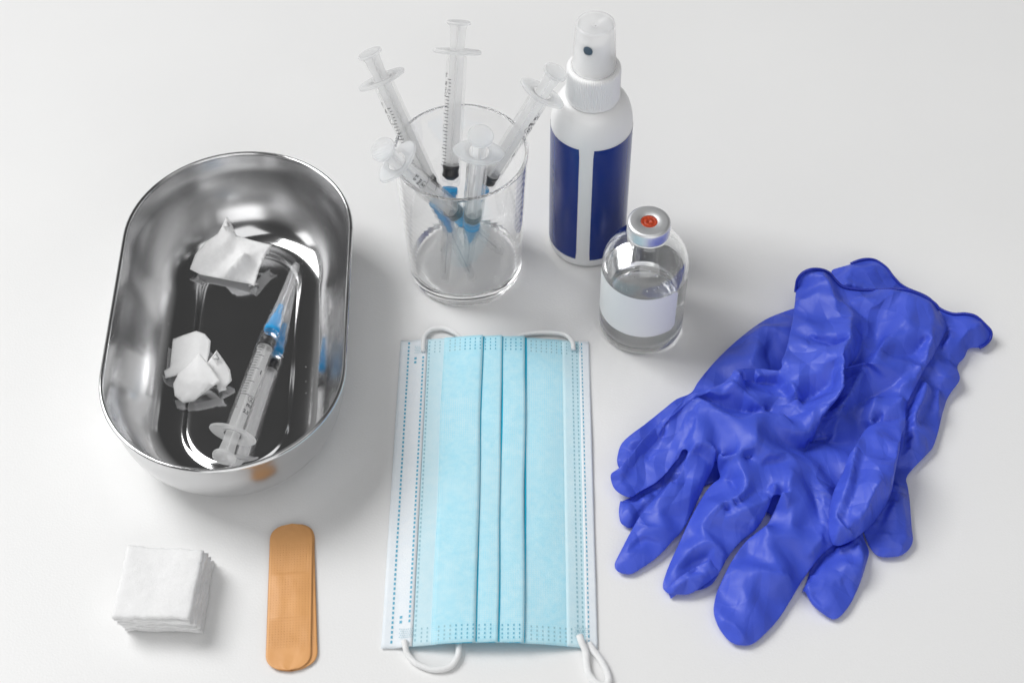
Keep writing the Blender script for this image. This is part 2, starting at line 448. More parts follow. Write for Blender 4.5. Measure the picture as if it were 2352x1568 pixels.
def make_syringe():
    root = empty('syringe')
    # sheath over the needle
    out = [(0.01, 0), (1.3, 0.1), (1.9, 0.5), (2.15, 1.3), (2.3, 6), (2.75, 24), (3.2, 37.5), (3.3, 38.5), (3.9, 39.2), (4.05, 40), (4.15, 46), (4.5, 46.6), (4.5, 47.6)]
    inn = [(4.0, 47.6), (3.55, 46), (3.35, 41), (2.8, 39.5), (2.6, 37), (2.15, 24), (1.7, 6), (1.5, 2.0), (0.01, 1.6)]
    MB().lathe(out + inn, 32).build('needle_sheath', M_sheath, root)
    sh_ribs = MB()
    for i in range(8):
        a = 2 * math.pi * i / 8
        c, s = math.cos(a), math.sin(a)
        sh_ribs.tube([(2.95 * c, 2.95 * s, 31), (3.3 * c, 3.3 * s, 38.5)], 0.25, 6)
    sh_ribs.build('grip_ribs', M_sheath, root)
    MB().tube([(0, 0, 5), (0, 0, 34)], 0.32, 8).build('needle', M_needle, root)
    MB().lathe([(0.01, 30), (1.1, 30.2), (1.35, 31), (1.5, 36.5), (2.3, 37.2), (2.3, 38.6), (2.65, 39.3), (3.05, 42), (3.25, 45.8), (3.95, 46), (3.95, 49.0), (2.3, 49.1), (0.01, 49.1)], 28,
               rmod=lambda r, z, a: r + (0.25 * abs(math.cos(3 * a)) if 31 < z < 37 else 0)).build('needle_hub', M_hub, root)
    # barrel: closed shell with nozzle cone
    out = [(1.2, 46.9), (2.0, 47.2), (2.2, 49.4), (4.2, 50.2), (4.75, 50.8), (4.95, 51.8), (5.0, 54), (5.0, 116.0), (5.3, 116.4)]
    inn = [(4.5, 117.8), (4.32, 116.5), (4.3, 112), (4.3, 53.6), (3.9, 52.4), (1.2, 51.6), (1.0, 47)]
    MB().lathe(out + inn + [out[0]], 44).build('barrel', M_barrel, root, normals=True)
    # oval finger flange with a round hole
    fl = MB(); n = 64; rings = []
    def oval(a, e):
        # superellipse-like oval 24 x 12.6
        c, s = math.cos(a), math.sin(a)
        x = (11.9 - e) * c * (1 - 0.0 * abs(s)); y = (6.5 - e) * s * (0.72 + 0.28 * abs(s))
        r = math.hypot(x, y); lo = 5.55
        return (x, y) if r > lo else (x * lo / r, y * lo / r)
    for (kind, e, z) in (('h', 0, 118.0), ('o', 0.9, 118.0), ('o', 0.35, 118.05), ('o', 0.0, 117.6), ('o', 0.0, 116.5), ('o', 0.4, 116.1), ('o', 1.2, 116.1), ('h2', 0, 116.1)):
        for i in range(n):
            a = 2 * math.pi * i / n
            if kind == 'h': fl.v.append((4.55 * math.cos(a), 4.55 * math.sin(a), z))
            elif kind == 'h2': fl.v.append((5.02 * math.cos(a), 5.02 * math.sin(a), z))
            else: fl.v.append((*oval(a, e), z))
    for j in range(7):
        for i in range(n):
            i2 = (i + 1) % n; fl.f.append((j * n + i, j * n + i2, (j + 1) * n + i2, (j + 1) * n + i)); fl.s.append(True)
    for i in range(n):
        i2 = (i + 1) % n; fl.f.append((7 * n + i, 7 * n + i2, i2, i)); fl.s.append(True)
    fo = fl.build('finger_flange', M_plunger, root, normals=True)
    rb = MB()
    for sx in (-1, 1):
        for q in range(7):
            x = sx * (6.6 + 0.62 * q); w = 3.6 * math.sqrt(max(0.05, 1 - (abs(x) / 12.4) ** 2))
            rb.box((x - 0.14, -w, 118.0), (x + 0.14, w, 118.28))
    rb.build('flange_ridges', M_plunger, fo)
    # rubber seal
    MB().lathe([(0.01, 53.0), (2.2, 53.3), (4.1, 55.0), (4.28, 55.3), (4.28, 56.2), (3.95, 56.6), (3.95, 58.8), (4.28, 59.2), (4.28, 60.2), (4.0, 60.5), (0.01, 60.5)], 36).build('plunger_seal', M_rubber, root)
    # plunger rod: crossed webs, end plates, thumb rest
    pl = MB()
    def web(ax):
        pts = []
        for z, w in ((60.6, 3.6), (64, 3.5), (112, 3.5), (122, 3.5), (128, 3.9), (130.2, 4.6)):
            pts.append((z, w))
        vs = []
        for z, w in pts:
            for sx, sy in ((-1, -1), (1, -1), (1, 1), (-1, 1)):
                x, y = sx * w, sy * 0.55
                vs.append((x, y, z) if ax == 0 else (y, x, z))
        fs = []
        for j in range(len(pts) - 1):
            for i in range(4):
                i2 = (i + 1) % 4; fs.append((j * 4 + i, j * 4 + i2, (j + 1) * 4 + i2, (j + 1) * 4 + i))
        fs.append((3, 2, 1, 0)); m_ = (len(pts) - 1) * 4; fs.append((m_, m_ + 1, m_ + 2, m_ + 3))
        pl.add(vs, fs, False)
    web(0); web(1)
    pl.lathe([(0.01, 60.55), (4.0, 60.6), (4.05, 61.6), (0.01, 61.7)], 32)
    pl.build('plunger_rod', M_plunger, root)
    th = MB().lathe([(0.01, 130.0), (5.2, 130.1), (5.9, 130.5), (6.0, 131.0), (5.85, 131.6), (5.4, 131.8), (5.2, 131.6), (0.01, 131.6)], 44).build('thumb_rest', M_plunger, root)
    rd = MB()
    for q in range(-6, 7):
        y = q * 0.72; w = math.sqrt(max(0, 5.0 ** 2 - y * y)); rd.box((-w, y - 0.12, 131.55), (w, y + 0.12, 131.9))
    rd.build('thumb_ridges', M_plunger, th)
    # printed scale
    tk = MB(); r = 5.05
    def strip(a0, a1, z, w):
        n = max(2, int((a1 - a0) / 0.12)); vs = []; fs = []
        for i in range(n + 1):
            a = a0 + (a1 - a0) * i / n
            vs += [(r * math.cos(a), -r * math.sin(a), z - w), (r * math.cos(a), -r * math.sin(a), z + w)]
        for i in range(n): fs.append((2 * i, 2 * i + 2, 2 * i + 3, 2 * i + 1))
        tk.add(vs, fs)
    for i in range(0, 26):
        z = 60.8 + 1.72 * i
        if i > 20: strip(-0.95, -0.95 + (0.42 if i == 25 else 0.25), z, 0.17)
        elif i % 5 == 0: strip(-0.85, 0.12, z, 0.18)
        else: strip(-0.85, -0.32, z, 0.17)
    for body, size, a, z in (('1', 3.6, 0.42, 80.6), ('2', 3.2, 0.50, 98.0), ('ml', 3.3, 0.50, 101.8), ('2.5', 2.8, 0.40, 106.0)):
        vs, fs = text_verts(body, size); tk.add(wrap(vs, a, z), fs)
    vs = []; fs = []
    for i in range(24):
        a = 2 * math.pi * i / 24
        for rr in (1.85, 2.08): vs.append((rr * math.cos(a), rr * math.sin(a), 0))
    for i in range(24):
        j = (i + 1) % 24; fs.append((2 * i, 2 * i + 1, 2 * j + 1, 2 * j))
    tk.add(wrap(vs, 0.50, 96.9), fs)
    tk.build('printed_scale', M_ink, root)
    return root

def copy_tree(o, parent=None):
    c = o.copy(); scene.collection.objects.link(c); c.parent = parent
    for ch in [x for x in bpy.data.objects if x.parent == o]: copy_tree(ch, c)
    return c

def place_axis(o, tip, end, roll):
    z = (Vector(end) - Vector(tip)).normalized()
    x = Vector((1, 0, 0)) if abs(z.x) < 0.9 else Vector((0, 1, 0))
    # x of the syringe: the direction on the barrel that faces the viewer, then rolled
    view = Vector((0, 0, CAMH)) - Vector(tip)
    x = (view - z * view.dot(z)).normalized(); y = z.cross(x)
    R = Matrix((x, y, z)).transposed() @ Matrix.Rotation(roll, 3, 'Z')
    o.rotation_mode = 'QUATERNION'; o.rotation_quaternion = R.to_quaternion()
    o.location = Vector(tip) * S
    for ch in bpy.data.objects:
        if ch.parent == o and ch.name.startswith('finger_flange'): ch.rotation_euler.z = math.pi / 2 - roll

def ray_pt(px, frm, L):
    """point on the sight line px at distance L from frm"""
    C0 = Vector((0, 0, CAMH)); d = (at(*px, 0) - C0).normalized(); o = C0 - Vector(frm)
    bq = o.dot(d); cq = o.dot(o) - L * L; disc = max(0.0, bq * bq - cq)
    sols = [C0 + d * (-bq - math.sqrt(disc)), C0 + d * (-bq + math.sqrt(disc))]
    return sols

syr0 = make_syringe()
place_axis(syr0, at(681, 607, 8.0), at(512, 1057, 15.0), -0.05); syr0.scale = (0.975,) * 3
tag(syr0, 'capped syringe with blue hub lying in the steel tray', 'syringe', 'syringes')

# syringes standing in the glass: seal pixel, seal height, flange pixel, which root, roll
SY = [((990, 430), 60.0, (877, 183), 'max', -1.3, 'syringe in the glass leaning to the far left, its thumb rest highest on the left'),
      ((1035, 400), 59.5, (1050, 119), 'max', -1.4, 'nearly upright syringe in the glass with its black seal in plain view'),
      ((1121, 412), 58.0, (1245, 215), 'max', 1.4, 'syringe in the glass leaning right against the white spray bottle'),
      ((1045, 485), 56.0, (913, 372), 'max', 0.4, 'syringe in the glass leaning towards the viewer over the left front rim'),
      ((1085, 495), 61.0, (1100, 350), 'max', -1.0, 'syringe in the glass pointing its thumb rest at the viewer, front centre')]
for px, z, fpx, pick, roll, lab in SY:
    o = copy_tree(syr0); o.scale = (1, 1, 1)
    seal = at(*px, z); c1 = ray_pt(fpx, seal, 61.0)
    fl = max(c1, key=lambda q: q.z)
    ax = (fl - seal).normalized()
    place_axis(o, seal - ax * 56, seal + ax * 76, roll)
    tag(o, lab, 'syringe', 'syringes')

# ------------------------------------------------------------------ drinking glass
GX, GY = -23.7, 552.2
gl = empty('drinking_glass', (GX, GY, 0))
tag(gl, 'clear straight-sided drinking glass holding five upright syringes', 'glass')
def gout(z): return 29.2 + (33.2 - 29.2) * z / 84.4
prof = [(0.01, 0.9), (20, 0.9), (25, 0.5), (27.2, 0.05), (28.6, 0.5), (29.15, 1.8)]
prof += [(gout(z), z) for z in np.linspace(4, 82.5, 40)]
prof += [(gout(83.8), 83.9), (gout(84) - 0.12, 84.25), (gout(84) - 0.4, 84.4), (gout(84) - 1.25, 84.4), (gout(84) - 1.55, 84.25), (gout(83) - 1.66, 83.8)]
zs = np.linspace(82.4, 9.5, 150)
prof += [(gout(z) - 1.65 + 0.0 * math.sin(z) * min(1, (82.5 - z) / 15), z) for z in zs]
prof += [(gout(6) - 2.1, 8.0), (gout(5) - 3.2, 7.0), (gout(5) - 6, 6.3), (18, 6.0), (0.01, 5.8)]
MB().lathe(prof, 128, rmod=lambda r, z, a: r + (0.007 * math.sin(z * 1.5 + 3 * a + 0.8 * math.sin(z * 0.33 + 2 * a)) if r > 24 and 12 < z < 78 else 0)).build('glass_body', M_glass, gl)

# ------------------------------------------------------------------ spray bottle
BX, BY, BR = 40.8, 568.4, 20.2
sb = empty('spray_bottle', (BX, BY, 0))
tag(sb, 'white plastic spray bottle with two plain navy blue label panels and clear cap', 'bottle')
prof = [(0.01, 0.8), (15, 0.8), (17, 0.05), (18.6, 0.5), (19.7, 1.7), (20.15, 3.6), (BR, 6), (BR, 50), (BR, 87)]
for i in range(1, 13):
    a = math.pi / 2 * i / 12
    prof.append((12.4 + (BR - 12.4) * math.cos(a), 87 + 17.3 * math.sin(a)))
prof += [(11.6, 104.6), (11.4, 107), (0.01, 107)]
MB().lathe(prof, 96).build('bottle_body', M_white, sb)
front = math.atan2(-BY, -BX)
def band(a0, a1, z0, z1, r, name, mt, parent, rad=1.2, n=48):
    b = MB(); vs = []; fs = []
    nz = 14
    for j in range(nz + 1):
        z = z0 + (z1 - z0) * j / nz
        e = 0.0
        for zz in (z - z0, z1 - z):
            if zz < rad: e = max(e, rad - math.sqrt(max(0, rad * rad - (rad - zz) ** 2)))
        for i in range(n + 1):
            a = (a0 + e / r) + (a1 - a0 - 2 * e / r) * i / n
            vs.append((r * math.cos(a), r * math.sin(a), z))
    for j in range(nz):
        for i in range(n): fs.append((j * (n + 1) + i, j * (n + 1) + i + 1, (j + 1) * (n + 1) + i + 1, (j + 1) * (n + 1) + i))
    b.add(vs, fs); return b.build(name, mt, parent)
dg = math.radians
band(front + dg(4.2), front + dg(172), 6.9, 86.5, BR + 0.12, 'label_panel', M_navy, sb, 0.3)
band(front - dg(186), front - dg(15.2), 6.9, 86.5, BR + 0.12, 'label_panel', M_navy, sb, 0.3)
col = MB()
nr = 72
def ribs(r, z, a): return r + (0.42 * (0.5 + 0.5 * math.cos(nr * a)) if 106 < z < 123.2 and r > 11.5 else 0)
col.lathe([(11.5, 104.7), (13.2, 104.8), (13.35, 105.3), (13.2, 105.9), (12.85, 106.2), (12.8, 107), (12.75, 114), (12.7, 121), (12.5, 122.2), (11.9, 123.0), (10.9, 123.4), (10.7, 123.2), (9.5, 123.2), (0.01, 123.2)], nr * 5, rmod=ribs)
col.build('ribbed_collar', M_white, sb)
MB().lathe([(8.6, 123.2), (8.6, 126.5), (7.6, 127), (7.5, 139), (7.2, 140.2), (6.2, 140.8), (3.5, 140.4), (0.01, 140.2)], 48).build('pump_button', M_white, sb)
cap = MB().lathe([(10.3, 123.4), (10.7, 123.5), (10.75, 124.6), (10.45, 125.2), (9.65, 140), (9.2, 147.5), (8.95, 148.7), (8.3, 149.2), (7.6, 148.6), (2.2, 148.3), (1.9, 147.9), (1.2, 147.6), (0.01, 147.5),
                  (0.01, 146.8), (1.8, 146.9), (7.6, 147.7), (8.4, 147.2), (8.9, 140), (9.7, 125.2), (9.9, 123.6), (10.3, 123.4)], 72)
capo = cap.build('clear_cap', M_cap, sb)
nz = MB(); nz.lathe([(0.01, 0.35), (1.45, 0.3), (1.75, 0.15), (1.95, -0.2)], 28)
no = nz.build('nozzle_opening', M_nozzle, capo)
an = front - dg(19); no.location = Vector((9.45 * math.cos(an), 9.45 * math.sin(an), 139.6)) * S
no.rotation_euler = (0, math.radians(90), an); no.scale = (1.4, 1.2, 1)

# ------------------------------------------------------------------ injection vial
VX, VY, VR = 65.8, 510.9, 21.3
vi = empty('injection_vial', (VX, VY, 0))
tag(vi, 'round glass injection vial half full of clear liquid, metal crimp cap and blank label', 'vial')
vo = [(0.01, 1.1), (14, 1.0), (17.8, 0.1), (19.6, 0.3), (20.8, 1.5), (21.25, 3.4), (VR, 6), (VR, 30), (VR, 45), (21.2, 47.5), (20.8, 50.5), (19.9, 53.5), (18.5, 56.5), (16.4, 59.6), (13.8, 62.4), (11.2, 64.4), (9.4, 65.8), (8.6, 67), (8.5, 68.5), (9.6, 69.6), (9.6, 74.4)]
vn = [(6.2, 74.4), (6.2, 68), (7.0, 66), (9.0, 64), (12.0, 61.6), (14.8, 58.8), (17.0, 55.7), (18.5, 52.6), (19.3, 49.6), (19.7, 46), (19.75, 40), (19.75, 8), (19.3, 5.4), (17.8, 3.8), (14, 3.4), (0.01, 3.9)]
MB().lathe(vo + vn, 112).build('vial_glass', M_vial, vi)
LV = 42.0
lq = [(0.01, 3.8), (14, 3.3), (17.9, 3.7), (19.4, 5.3), (19.85, 8), (19.85, LV + 1.0), (19.5, LV + 0.5), (19.0, LV + 0.2), (18, LV + 0.03), (15, LV), (0.01, LV)]
MB().lathe(lq, 112).build('liquid', M_liquid, vi)
fv = math.atan2(-VY, -VX)
band(fv - dg(128), fv + dg(52), 15.6, 44.2, VR + 0.08, 'blank_label', M_paper_label, vi, 2.2)
MB().lathe([(8.7, 69.2), (9.7, 69.0), (10.2, 69.4), (10.4, 70.2), (10.4, 75.6), (10.15, 76.4), (9.5, 76.9), (8.6, 77.0), (6.5, 76.85), (4.3, 76.8), (4.05, 76.65), (4.0, 76.2)], 80).build('crimp_cap', M_alu, vi)
MB().lathe([(4.1, 76.1), (3.7, 76.45), (3.1, 76.5), (2.7, 76.25), (2.3, 76.25), (2.0, 76.5), (1.2, 76.45), (0.6, 76.1), (0.01, 75.8)], 48).build('rubber_stopper', M_stopper, vi)
dr = MB(); rd_ = random.Random(5)
for i in range(46):
    a = fv + rd_.uniform(-1.5, 1.5); zz = rd_.choice([rd_.uniform(46, 52), rd_.uniform(52, 60)])
    t = (zz - 45) / 20; rr = 19.75 - 9.2 * t ** 2.1
    s = rd_.uniform(0.18, 0.55)
    c = Vector((rr * math.cos(a), rr * math.sin(a), zz)); vs = []; fs = []
    for q in range(5):
        for w in range(8):
            ph = math.pi * q / 4; th_ = 2 * math.pi * w / 8
            vs.append(c + Vector((s * math.sin(ph) * math.cos(th_), s * math.sin(ph) * math.sin(th_), s * rd_.uniform(1.0, 1.3) * math.cos(ph))))
    for q in range(4):
        for w in range(8): fs.append((q * 8 + w, (q + 1) * 8 + w, (q + 1) * 8 + (w + 1) % 8, q * 8 + (w + 1) % 8))
    dr.add(vs, fs)
o = dr.build('droplets', M_liquid, vi); o['kind'] = 'stuff'

# ------------------------------------------------------------------ cotton pads
def pad(seed, sx, sy, th):
    n = 26; r_ = random.Random(seed); b = MB(); vs = []; fs = []
    off = Vector((seed * 7.3, seed * 3.1, 0))
    def edge(t, k2): return 0.75 * noise.noise(Vector((t * 0.13, k2 * 9.1, seed))) + 0.6 * noise.noise(Vector((t * 0.6, k2 * 5.1, seed + 4)))
    for lay in (0, 1):
        for j in range(n + 1):
            for i in range(n + 1):
                u = i / n * 2 - 1; v = j / n * 2 - 1
                x = u * sx / 2; y = v * sy / 2
                x += edge(y, 1 if u > 0 else 2) * abs(u) ** 4; y += edge(x, 3 if v > 0 else 4) * abs(v) ** 4
                d = max(abs(u), abs(v)); fall = 1 - 0.45 * max(0, (d - 0.86) / 0.14) ** 2
                hgt = 0.35 * noise.noise(Vector((x * 0.09, y * 0.09, seed * 2.0))) + 0.18 * noise.noise(Vector((x * 0.4, y * 0.4, seed * 5.0)))
                sag = 0.9 * noise.noise(Vector((x * 0.05, y * 0.05, seed * 3.3)))
                vs.append((x, y, th / 2 + (th / 2 * fall if lay else -th / 2 * fall) + (hgt if lay else hgt * 0.3) + sag))
    w = n + 1
    for j in range(n):
        for i in range(n):
            a = j * w + i; fs.append((a + w * w, a + 1 + w * w, a + 1 + w + w * w, a + w + w * w)); fs.append((a + w, a + 1 + w, a + 1, a))
    for i in range(n):
        for a, c in ((i, i + 1), (n * w + i + 1, n * w + i), ((i + 1) * w, i * w), (i * w + n, (i + 1) * w + n)):
            fs.append((a, c, c + w * w, a + w * w))
    b.add(vs, fs); return b
names = ['bottom', 'second lowest', 'third lowest', 'fourth lowest', 'fourth from the top', 'third from the top', 'second from the top', 'top']
cx, cyy = -155.6, 356.5
offs = [(1.9, 2.4, -2), (1.7, 1.9, -3), (1.4, 1.6, -1.5), (1.1, 1.0, -4), (0.8, 1.2, -2), (0.0, 0.6, -3), (0.3, 0.0, -5), (-0.4, 0.3, -4)]
ctop = [at(296, 1247, 17), at(458, 1262, 17), at(444, 1424, 17), at(263, 1410, 17)]
cc = sum(ctop, Vector()) / 4
for i, (dx, dy, rot) in enumerate(offs):
    o = pad(11 + i, 34.5, 35.5, 2.2).build('cotton_pad', M_cotton)
    o.location = Vector((cc.x + dx, cc.y + dy - 0.6, 0.25 + 2.12 * i)) * S; o.rotation_euler.z = dg(rot)
    lab = f'white square cotton pad, {names[i]} of the small stack'
    tag(o, lab, 'cotton pad', 'stacked cotton pads')

# ------------------------------------------------------------------ sticking plasters
def plaster():
    b = MB(); hx, hy = 9.9, 37.3; ny, nx = 96, 28; vs = []; fs = []
    for j in range(ny + 1):
        y = -hy + 2 * hy * j / ny
        e = max(0.0, abs(y) - (hy - 8.6)) / 8.6
        w = hx * (1 - e ** 2.6) ** (1 / 2.0) if e < 1 else 0
        for i in range(nx + 1):
            u = -1 + 2 * i / nx
            sm = lambda q: max(0, min(1, q)) ** 2 * (3 - 2 * max(0, min(1, q)))
            bumpz = 0.5 * sm((12.4 - abs(y + 0.5)) / 2.0) * sm((1 - abs(u)) / 0.6)
            wr = 0.16 * noise.noise(Vector((u * 2, y * 0.12, 3))) + 0.06 * noise.noise(Vector((u * 5, y * 0.5, 9)))
            edge = -0.12 * (abs(u) ** 8)
            vs.append((u * w, y, 0.45 + bumpz + wr * sm((1 - abs(u)) / 0.3) + edge))
    W_ = nx + 1; nt = len(vs)
    for j in range(ny):
        for i in range(nx): a = j * W_ + i; fs.append((a, a + 1, a + 1 + W_, a + W_))
    # rim going down
    rim = [i for i in range(W_)] + [j * W_ + nx for j in range(1, ny + 1)] + [ny * W_ + i for i in range(nx - 1, -1, -1)] + [j * W_ for j in range(ny - 1, 0, -1)]
    low = [(vs[i][0], vs[i][1], 0.05) for i in rim]
    base = len(vs); vs += low
    for q in range(len(rim)):
        q2 = (q + 1) % len(rim); fs.append((rim[q2], rim[q], base + q, base + q2))
    b.add(vs, fs); return b
pme = plaster()
pc = (at(668, 1207, 1) + at(665, 1538, 1)) / 2
for i, (dx, dy, rot, lab) in enumerate(((0.9, 0.2, 3.4, 'tan sticking plaster at the bottom of the stack of three'), (1.6, 0.6, 5.2, 'tan sticking plaster in the middle of the stack, showing along the right side'), (0.0, 0.0, 3.0, 'tan sticking plaster on top of the stack, its pad bump facing up'))):
    o = pme.build('sticking_plaster', M_plaster) if i == 0 else link(bpy.data.objects['sticking_plaster'].copy())
    o.location = Vector((pc.x + dx, pc.y + dy, 0.05 + 0.85 * i)) * S
    o.rotation_euler = (0, 0, dg(rot))
    tag(o, lab, 'plaster', 'stacked plasters')

# ------------------------------------------------------------------ face mask
MW, ML = 95.0, 172.0
mk = empty('face_mask', (0, 0, 0))
tag(mk, 'pleated light blue disposable face mask with white ear loops lying flat', 'face mask')
mc = [at(921, 781, 1.5), at(1352, 784, 1.5), at(1372, 1486, 1.5), at(876, 1487, 1.5)]   # TL TR BR BL
def mpos(u, v):
    """u mm across from the left, v mm along from the near end"""
    a, t = u / MW, v / ML
    return mc[3].lerp(mc[2], a).lerp(mc[0].lerp(mc[1], a), t)
def bow(u, v):
    e = math.sin(math.pi * min(1, max(0, (u - 6) / 83))) ** 0.8 if 6 < u < 89 else 0
    near = math.exp(-v / 40); far = math.exp(-(ML - v) / 45)
    return 0.6 + e * (2.6 + 3.0 * near * (0.6 + 0.4 * u / MW) + 0.8 * far) + 0.5 * noise.noise(Vector((u * 0.03, v * 0.03, 2))) + 0.25 * noise.noise(Vector((u * 0.09, v * 0.07, 7)))
KN = [(0, 0.2), (13.4, 0.5), (17, 0.5), (24, 0.9), (41.5, 1.9)]
def panel(name, u0, u1, z0, z1, mt, nu, v0=0.0, v1=ML, th=0.35, wav=0.0, crown=0.0):
    b = MB(); vs = []; fs = []; nv = 70
    for lay in (1, 0):
        for j in range(nv + 1):
            v = v0 + (v1 - v0) * j / nv
            for i in range(nu + 1):
                s = i / nu; u = u0 + (u1 - u0) * s
                u_ = u + wav * noise.noise(Vector((v * 0.02, u0, 1)))
                p = mpos(u_, v)
                z = bow(u, v) + z0 + (z1 - z0) * s + crown * math.sin(math.pi * s) * math.sin(math.pi * j / nv) ** 0.4
                ed = min(v - v0, v1 - v)
                vs.append((p.x, p.y, p.z - 1.5 + z - (0 if lay else th)))
    W_ = nu + 1; T = W_ * (nv + 1)
    for j in range(nv):
        for i in range(nu):
            a = j * W_ + i; fs.append((a, a + 1, a + 1 + W_, a + W_)); fs.append((T + a + W_, T + a + 1 + W_, T + a + 1, T + a))
    rim = list(range(W_)) + [j * W_ + nu for j in range(1, nv + 1)] + [nv * W_ + i for i in range(nu - 1, -1, -1)] + [j * W_ for j in range(nv - 1, 0, -1)]
    for q in range(len(rim)):
        a, c = rim[q], rim[(q + 1) % len(rim)]; fs.append((c, a, T + a, T + c))
    b.add(vs, fs); o = b.build(name, mt, mk)
    uvl = o.data.uv_layers.new(name='UVMap')
    uu = [(u0 + (u1 - u0) * i / nu, v0 + (v1 - v0) * j / nv) for lay in (1, 0) for j in range(nv + 1) for i in range(nu + 1)]
    for lp in o.data.loops: uvl.data[lp.index].uv = (uu[lp.vertex_index][0] * S, uu[lp.vertex_index][1] * S)
    return o
panel('inner_panel', 10, 90, 0.0, 0.0, M_fold_shade, 24, 0.6, ML - 0.6)
panel('pleat_panel', 13.0, 24.6, 0.55, 0.75, M_mask_pale, 6)
panel('pleat_panel', 22.0, 41.6, 0.95, 2.1, M_mask_blue, 10, wav=0.6, crown=0.5)
panel('pleat_panel', 40.0, 51.4, 1.0, 2.0, M_mask_blue, 8, wav=0.6, crown=0.3)
panel('pleat_panel', 50.0, 62.9, 0.95, 1.9, M_mask_blue, 8, wav=0.6, crown=0.3)
panel('pleat_panel', 61.5, 83.0, 0.6, 0.6, M_mask_blue, 10, crown=0.5)
panel('pleat_panel', 81.6, 91.0, 0.75, 0.7, M_mask_pale, 6)
for q_, z_ in ((41.5, 1.25), (51.3, 1.2), (62.8, 0.85)): panel('shaded_fold_line', q_ - 0.15, q_ + 0.75, z_ + 0.15, z_, M_fold_shade, 2, 0.3, ML - 0.3, th=0.1, wav=0.6)  # turned-under pleat edges, the shade of the fold painted in as deeper blue
panel('edge_binding', -0.2, 13.6, 0.6, 1.0, M_mask_white, 8)
panel('edge_binding', 90.0, 95.2, 1.15, 0.5, M_mask_white, 6)
def surf(u, v):
    for (a0, a1, z0, z1, cr) in ((-0.2, 13.6, 0.6, 1.0, 0), (13.0, 24.6, 0.55, 0.75, 0), (22.0, 41.6, 0.95, 2.1, 0.5), (40, 51.4, 1.0, 2.0, 0.3), (50, 62.9, 0.95, 1.9, 0.3), (90, 95.2, 1.15, 0.5, 0), (61.5, 83, 0.6, 0.6, 0.5), (81.6, 91, 0.75, 0.7, 0)):
        lo = {13.0: 13.6, 22.0: 24.6 if False else 22.0}.get(a0, a0)
        if lo <= u <= a1:
            s = (u - a0) / (a1 - a0)
            return bow(u, v) + z0 + (z1 - z0) * s + cr * math.sin(math.pi * s) * max(0, math.sin(math.pi * v / ML)) ** 0.4
    return bow(u, v)
def marks(lst, name, mt):
    b = MB()
    for u, v, w, h in lst:
        vs = []
        for su, sv in ((-1, -1), (1, -1), (1, 1), (-1, 1)):
            p = mpos(u + su * w, v + sv * h); vs.append((p.x, p.y, p.z - 1.5 + surf(u + su * w, v + sv * h) + 0.1))
        b.add(vs, [(0, 1, 2, 3)])
    o = b.build(name, mt, mk); o['kind'] = 'stuff'
dark = []; pale = []
v = 3.0
while v < ML - 2:
    dark.append((4.2, v, 0.45, 0.68))
    if 12 < v < ML - 11:
        dark.append((11.8, v, 0.45, 0.68))
    dark.append((91.4, v, 0.28, 0.68))
    pale.append((14.7, v, 0.4, 0.62)); pale.append((86.6, v, 0.35, 0.62)); pale.append((88.9, v, 0.35, 0.62))
    v += 2.42
for v0, sgn in ((2.2, 1), (ML - 2.2, -1)):
    for r_ in range(4):
        u = 17.5
        while u < 85.5:
            vv = v0 + sgn * 2.05 * r_
            near_edge = any(abs(u - q) < 0.8 for q in (22.0, 41.5, 51.4, 62.9, 82.5))
            if not near_edge:
                (dark if 31 < u < 62 else pale).append((u, vv, 0.3, 0.5))
            u += 2.55
for vv in (12.6, 15.0, ML - 14.2, ML - 11.8): dark.append((7.9, vv, 0.6, 0.68))
marks(dark, 'weld_marks', M_weld); marks(pale, 'pale_weld_marks', M_weld_pale)
# crosshatched weld patches holding the ear loops
for (u, v) in ((10.6, 6.6), (10.4, ML - 6.8), (88.2, 7.2), (87.5, ML - 4.5)):
    lst = []
    for i in range(-3, 4):
        for j in range(-2, 3):
            lst.append((u + i * 0.95 + (0.47 if j % 2 else 0), v + j * 1.0, 0.26, 0.3))
    b = MB()
    for uu, vv, w, h in lst:
        vs = []
        for su, sv in ((0, -1), (1, 0), (0, 1), (-1, 0)):
            p = mpos(uu + su * w, vv + sv * h); vs.append((p.x, p.y, p.z - 1.5 + max(surf(uu, vv), surf(u, v)) + 0.22))
        b.add(vs, [(0, 1, 2, 3)])
    o = b.build('loop_weld', M_weld_pale, mk); o['kind'] = 'stuff'
def loop(pts, r=1.35, flat=1.0):
    p3 = [at(x, y, z) for x, y, z in pts]
    c = catmull([tuple(q) for q in p3], False, 1.0)
    MB().tube(c, r, 12, flat=flat).build('ear_loop', M_cord, mk)
loop([(972, 806, 3.6), (972, 790, 3.4), (976, 770, 2.4), (992, 757, 2.0), (1016, 754, 1.9), (1038, 762, 1.7), (1056, 775, 1.5), (1066, 795, 1.6)], 1.2)
loop([(1178, 800, 1.6), (1190, 776, 1.5), (1212, 767, 1.9), (1250, 763, 2.2), (1285, 765, 2.4), (1305, 773, 2.6), (1315, 786, 3.0), (1317, 802, 3.2)], 1.2)
loop([(929, 1470, 3.6), (931, 1483, 3.2), (937, 1502, 1.8), (958, 1523, 1.5), (995, 1536, 1.5), (1030, 1532, 1.5), (1049, 1512, 1.8), (1054, 1488, 2.4), (1053, 1465, 2.0)], 1.4)
loop([(1331, 1458, 4.2), (1336, 1474, 4.0), (1345, 1495, 2.6), (1347, 1522, 1.8), (1353, 1547, 1.6), (1370, 1566, 1.5), (1390, 1572, 1.5), (1398, 1560, 1.5), (1392, 1538, 1.5), (1378, 1512, 1.5), (1364, 1494, 1.6), (1352, 1476, 1.6)], 1.6, 0.8)

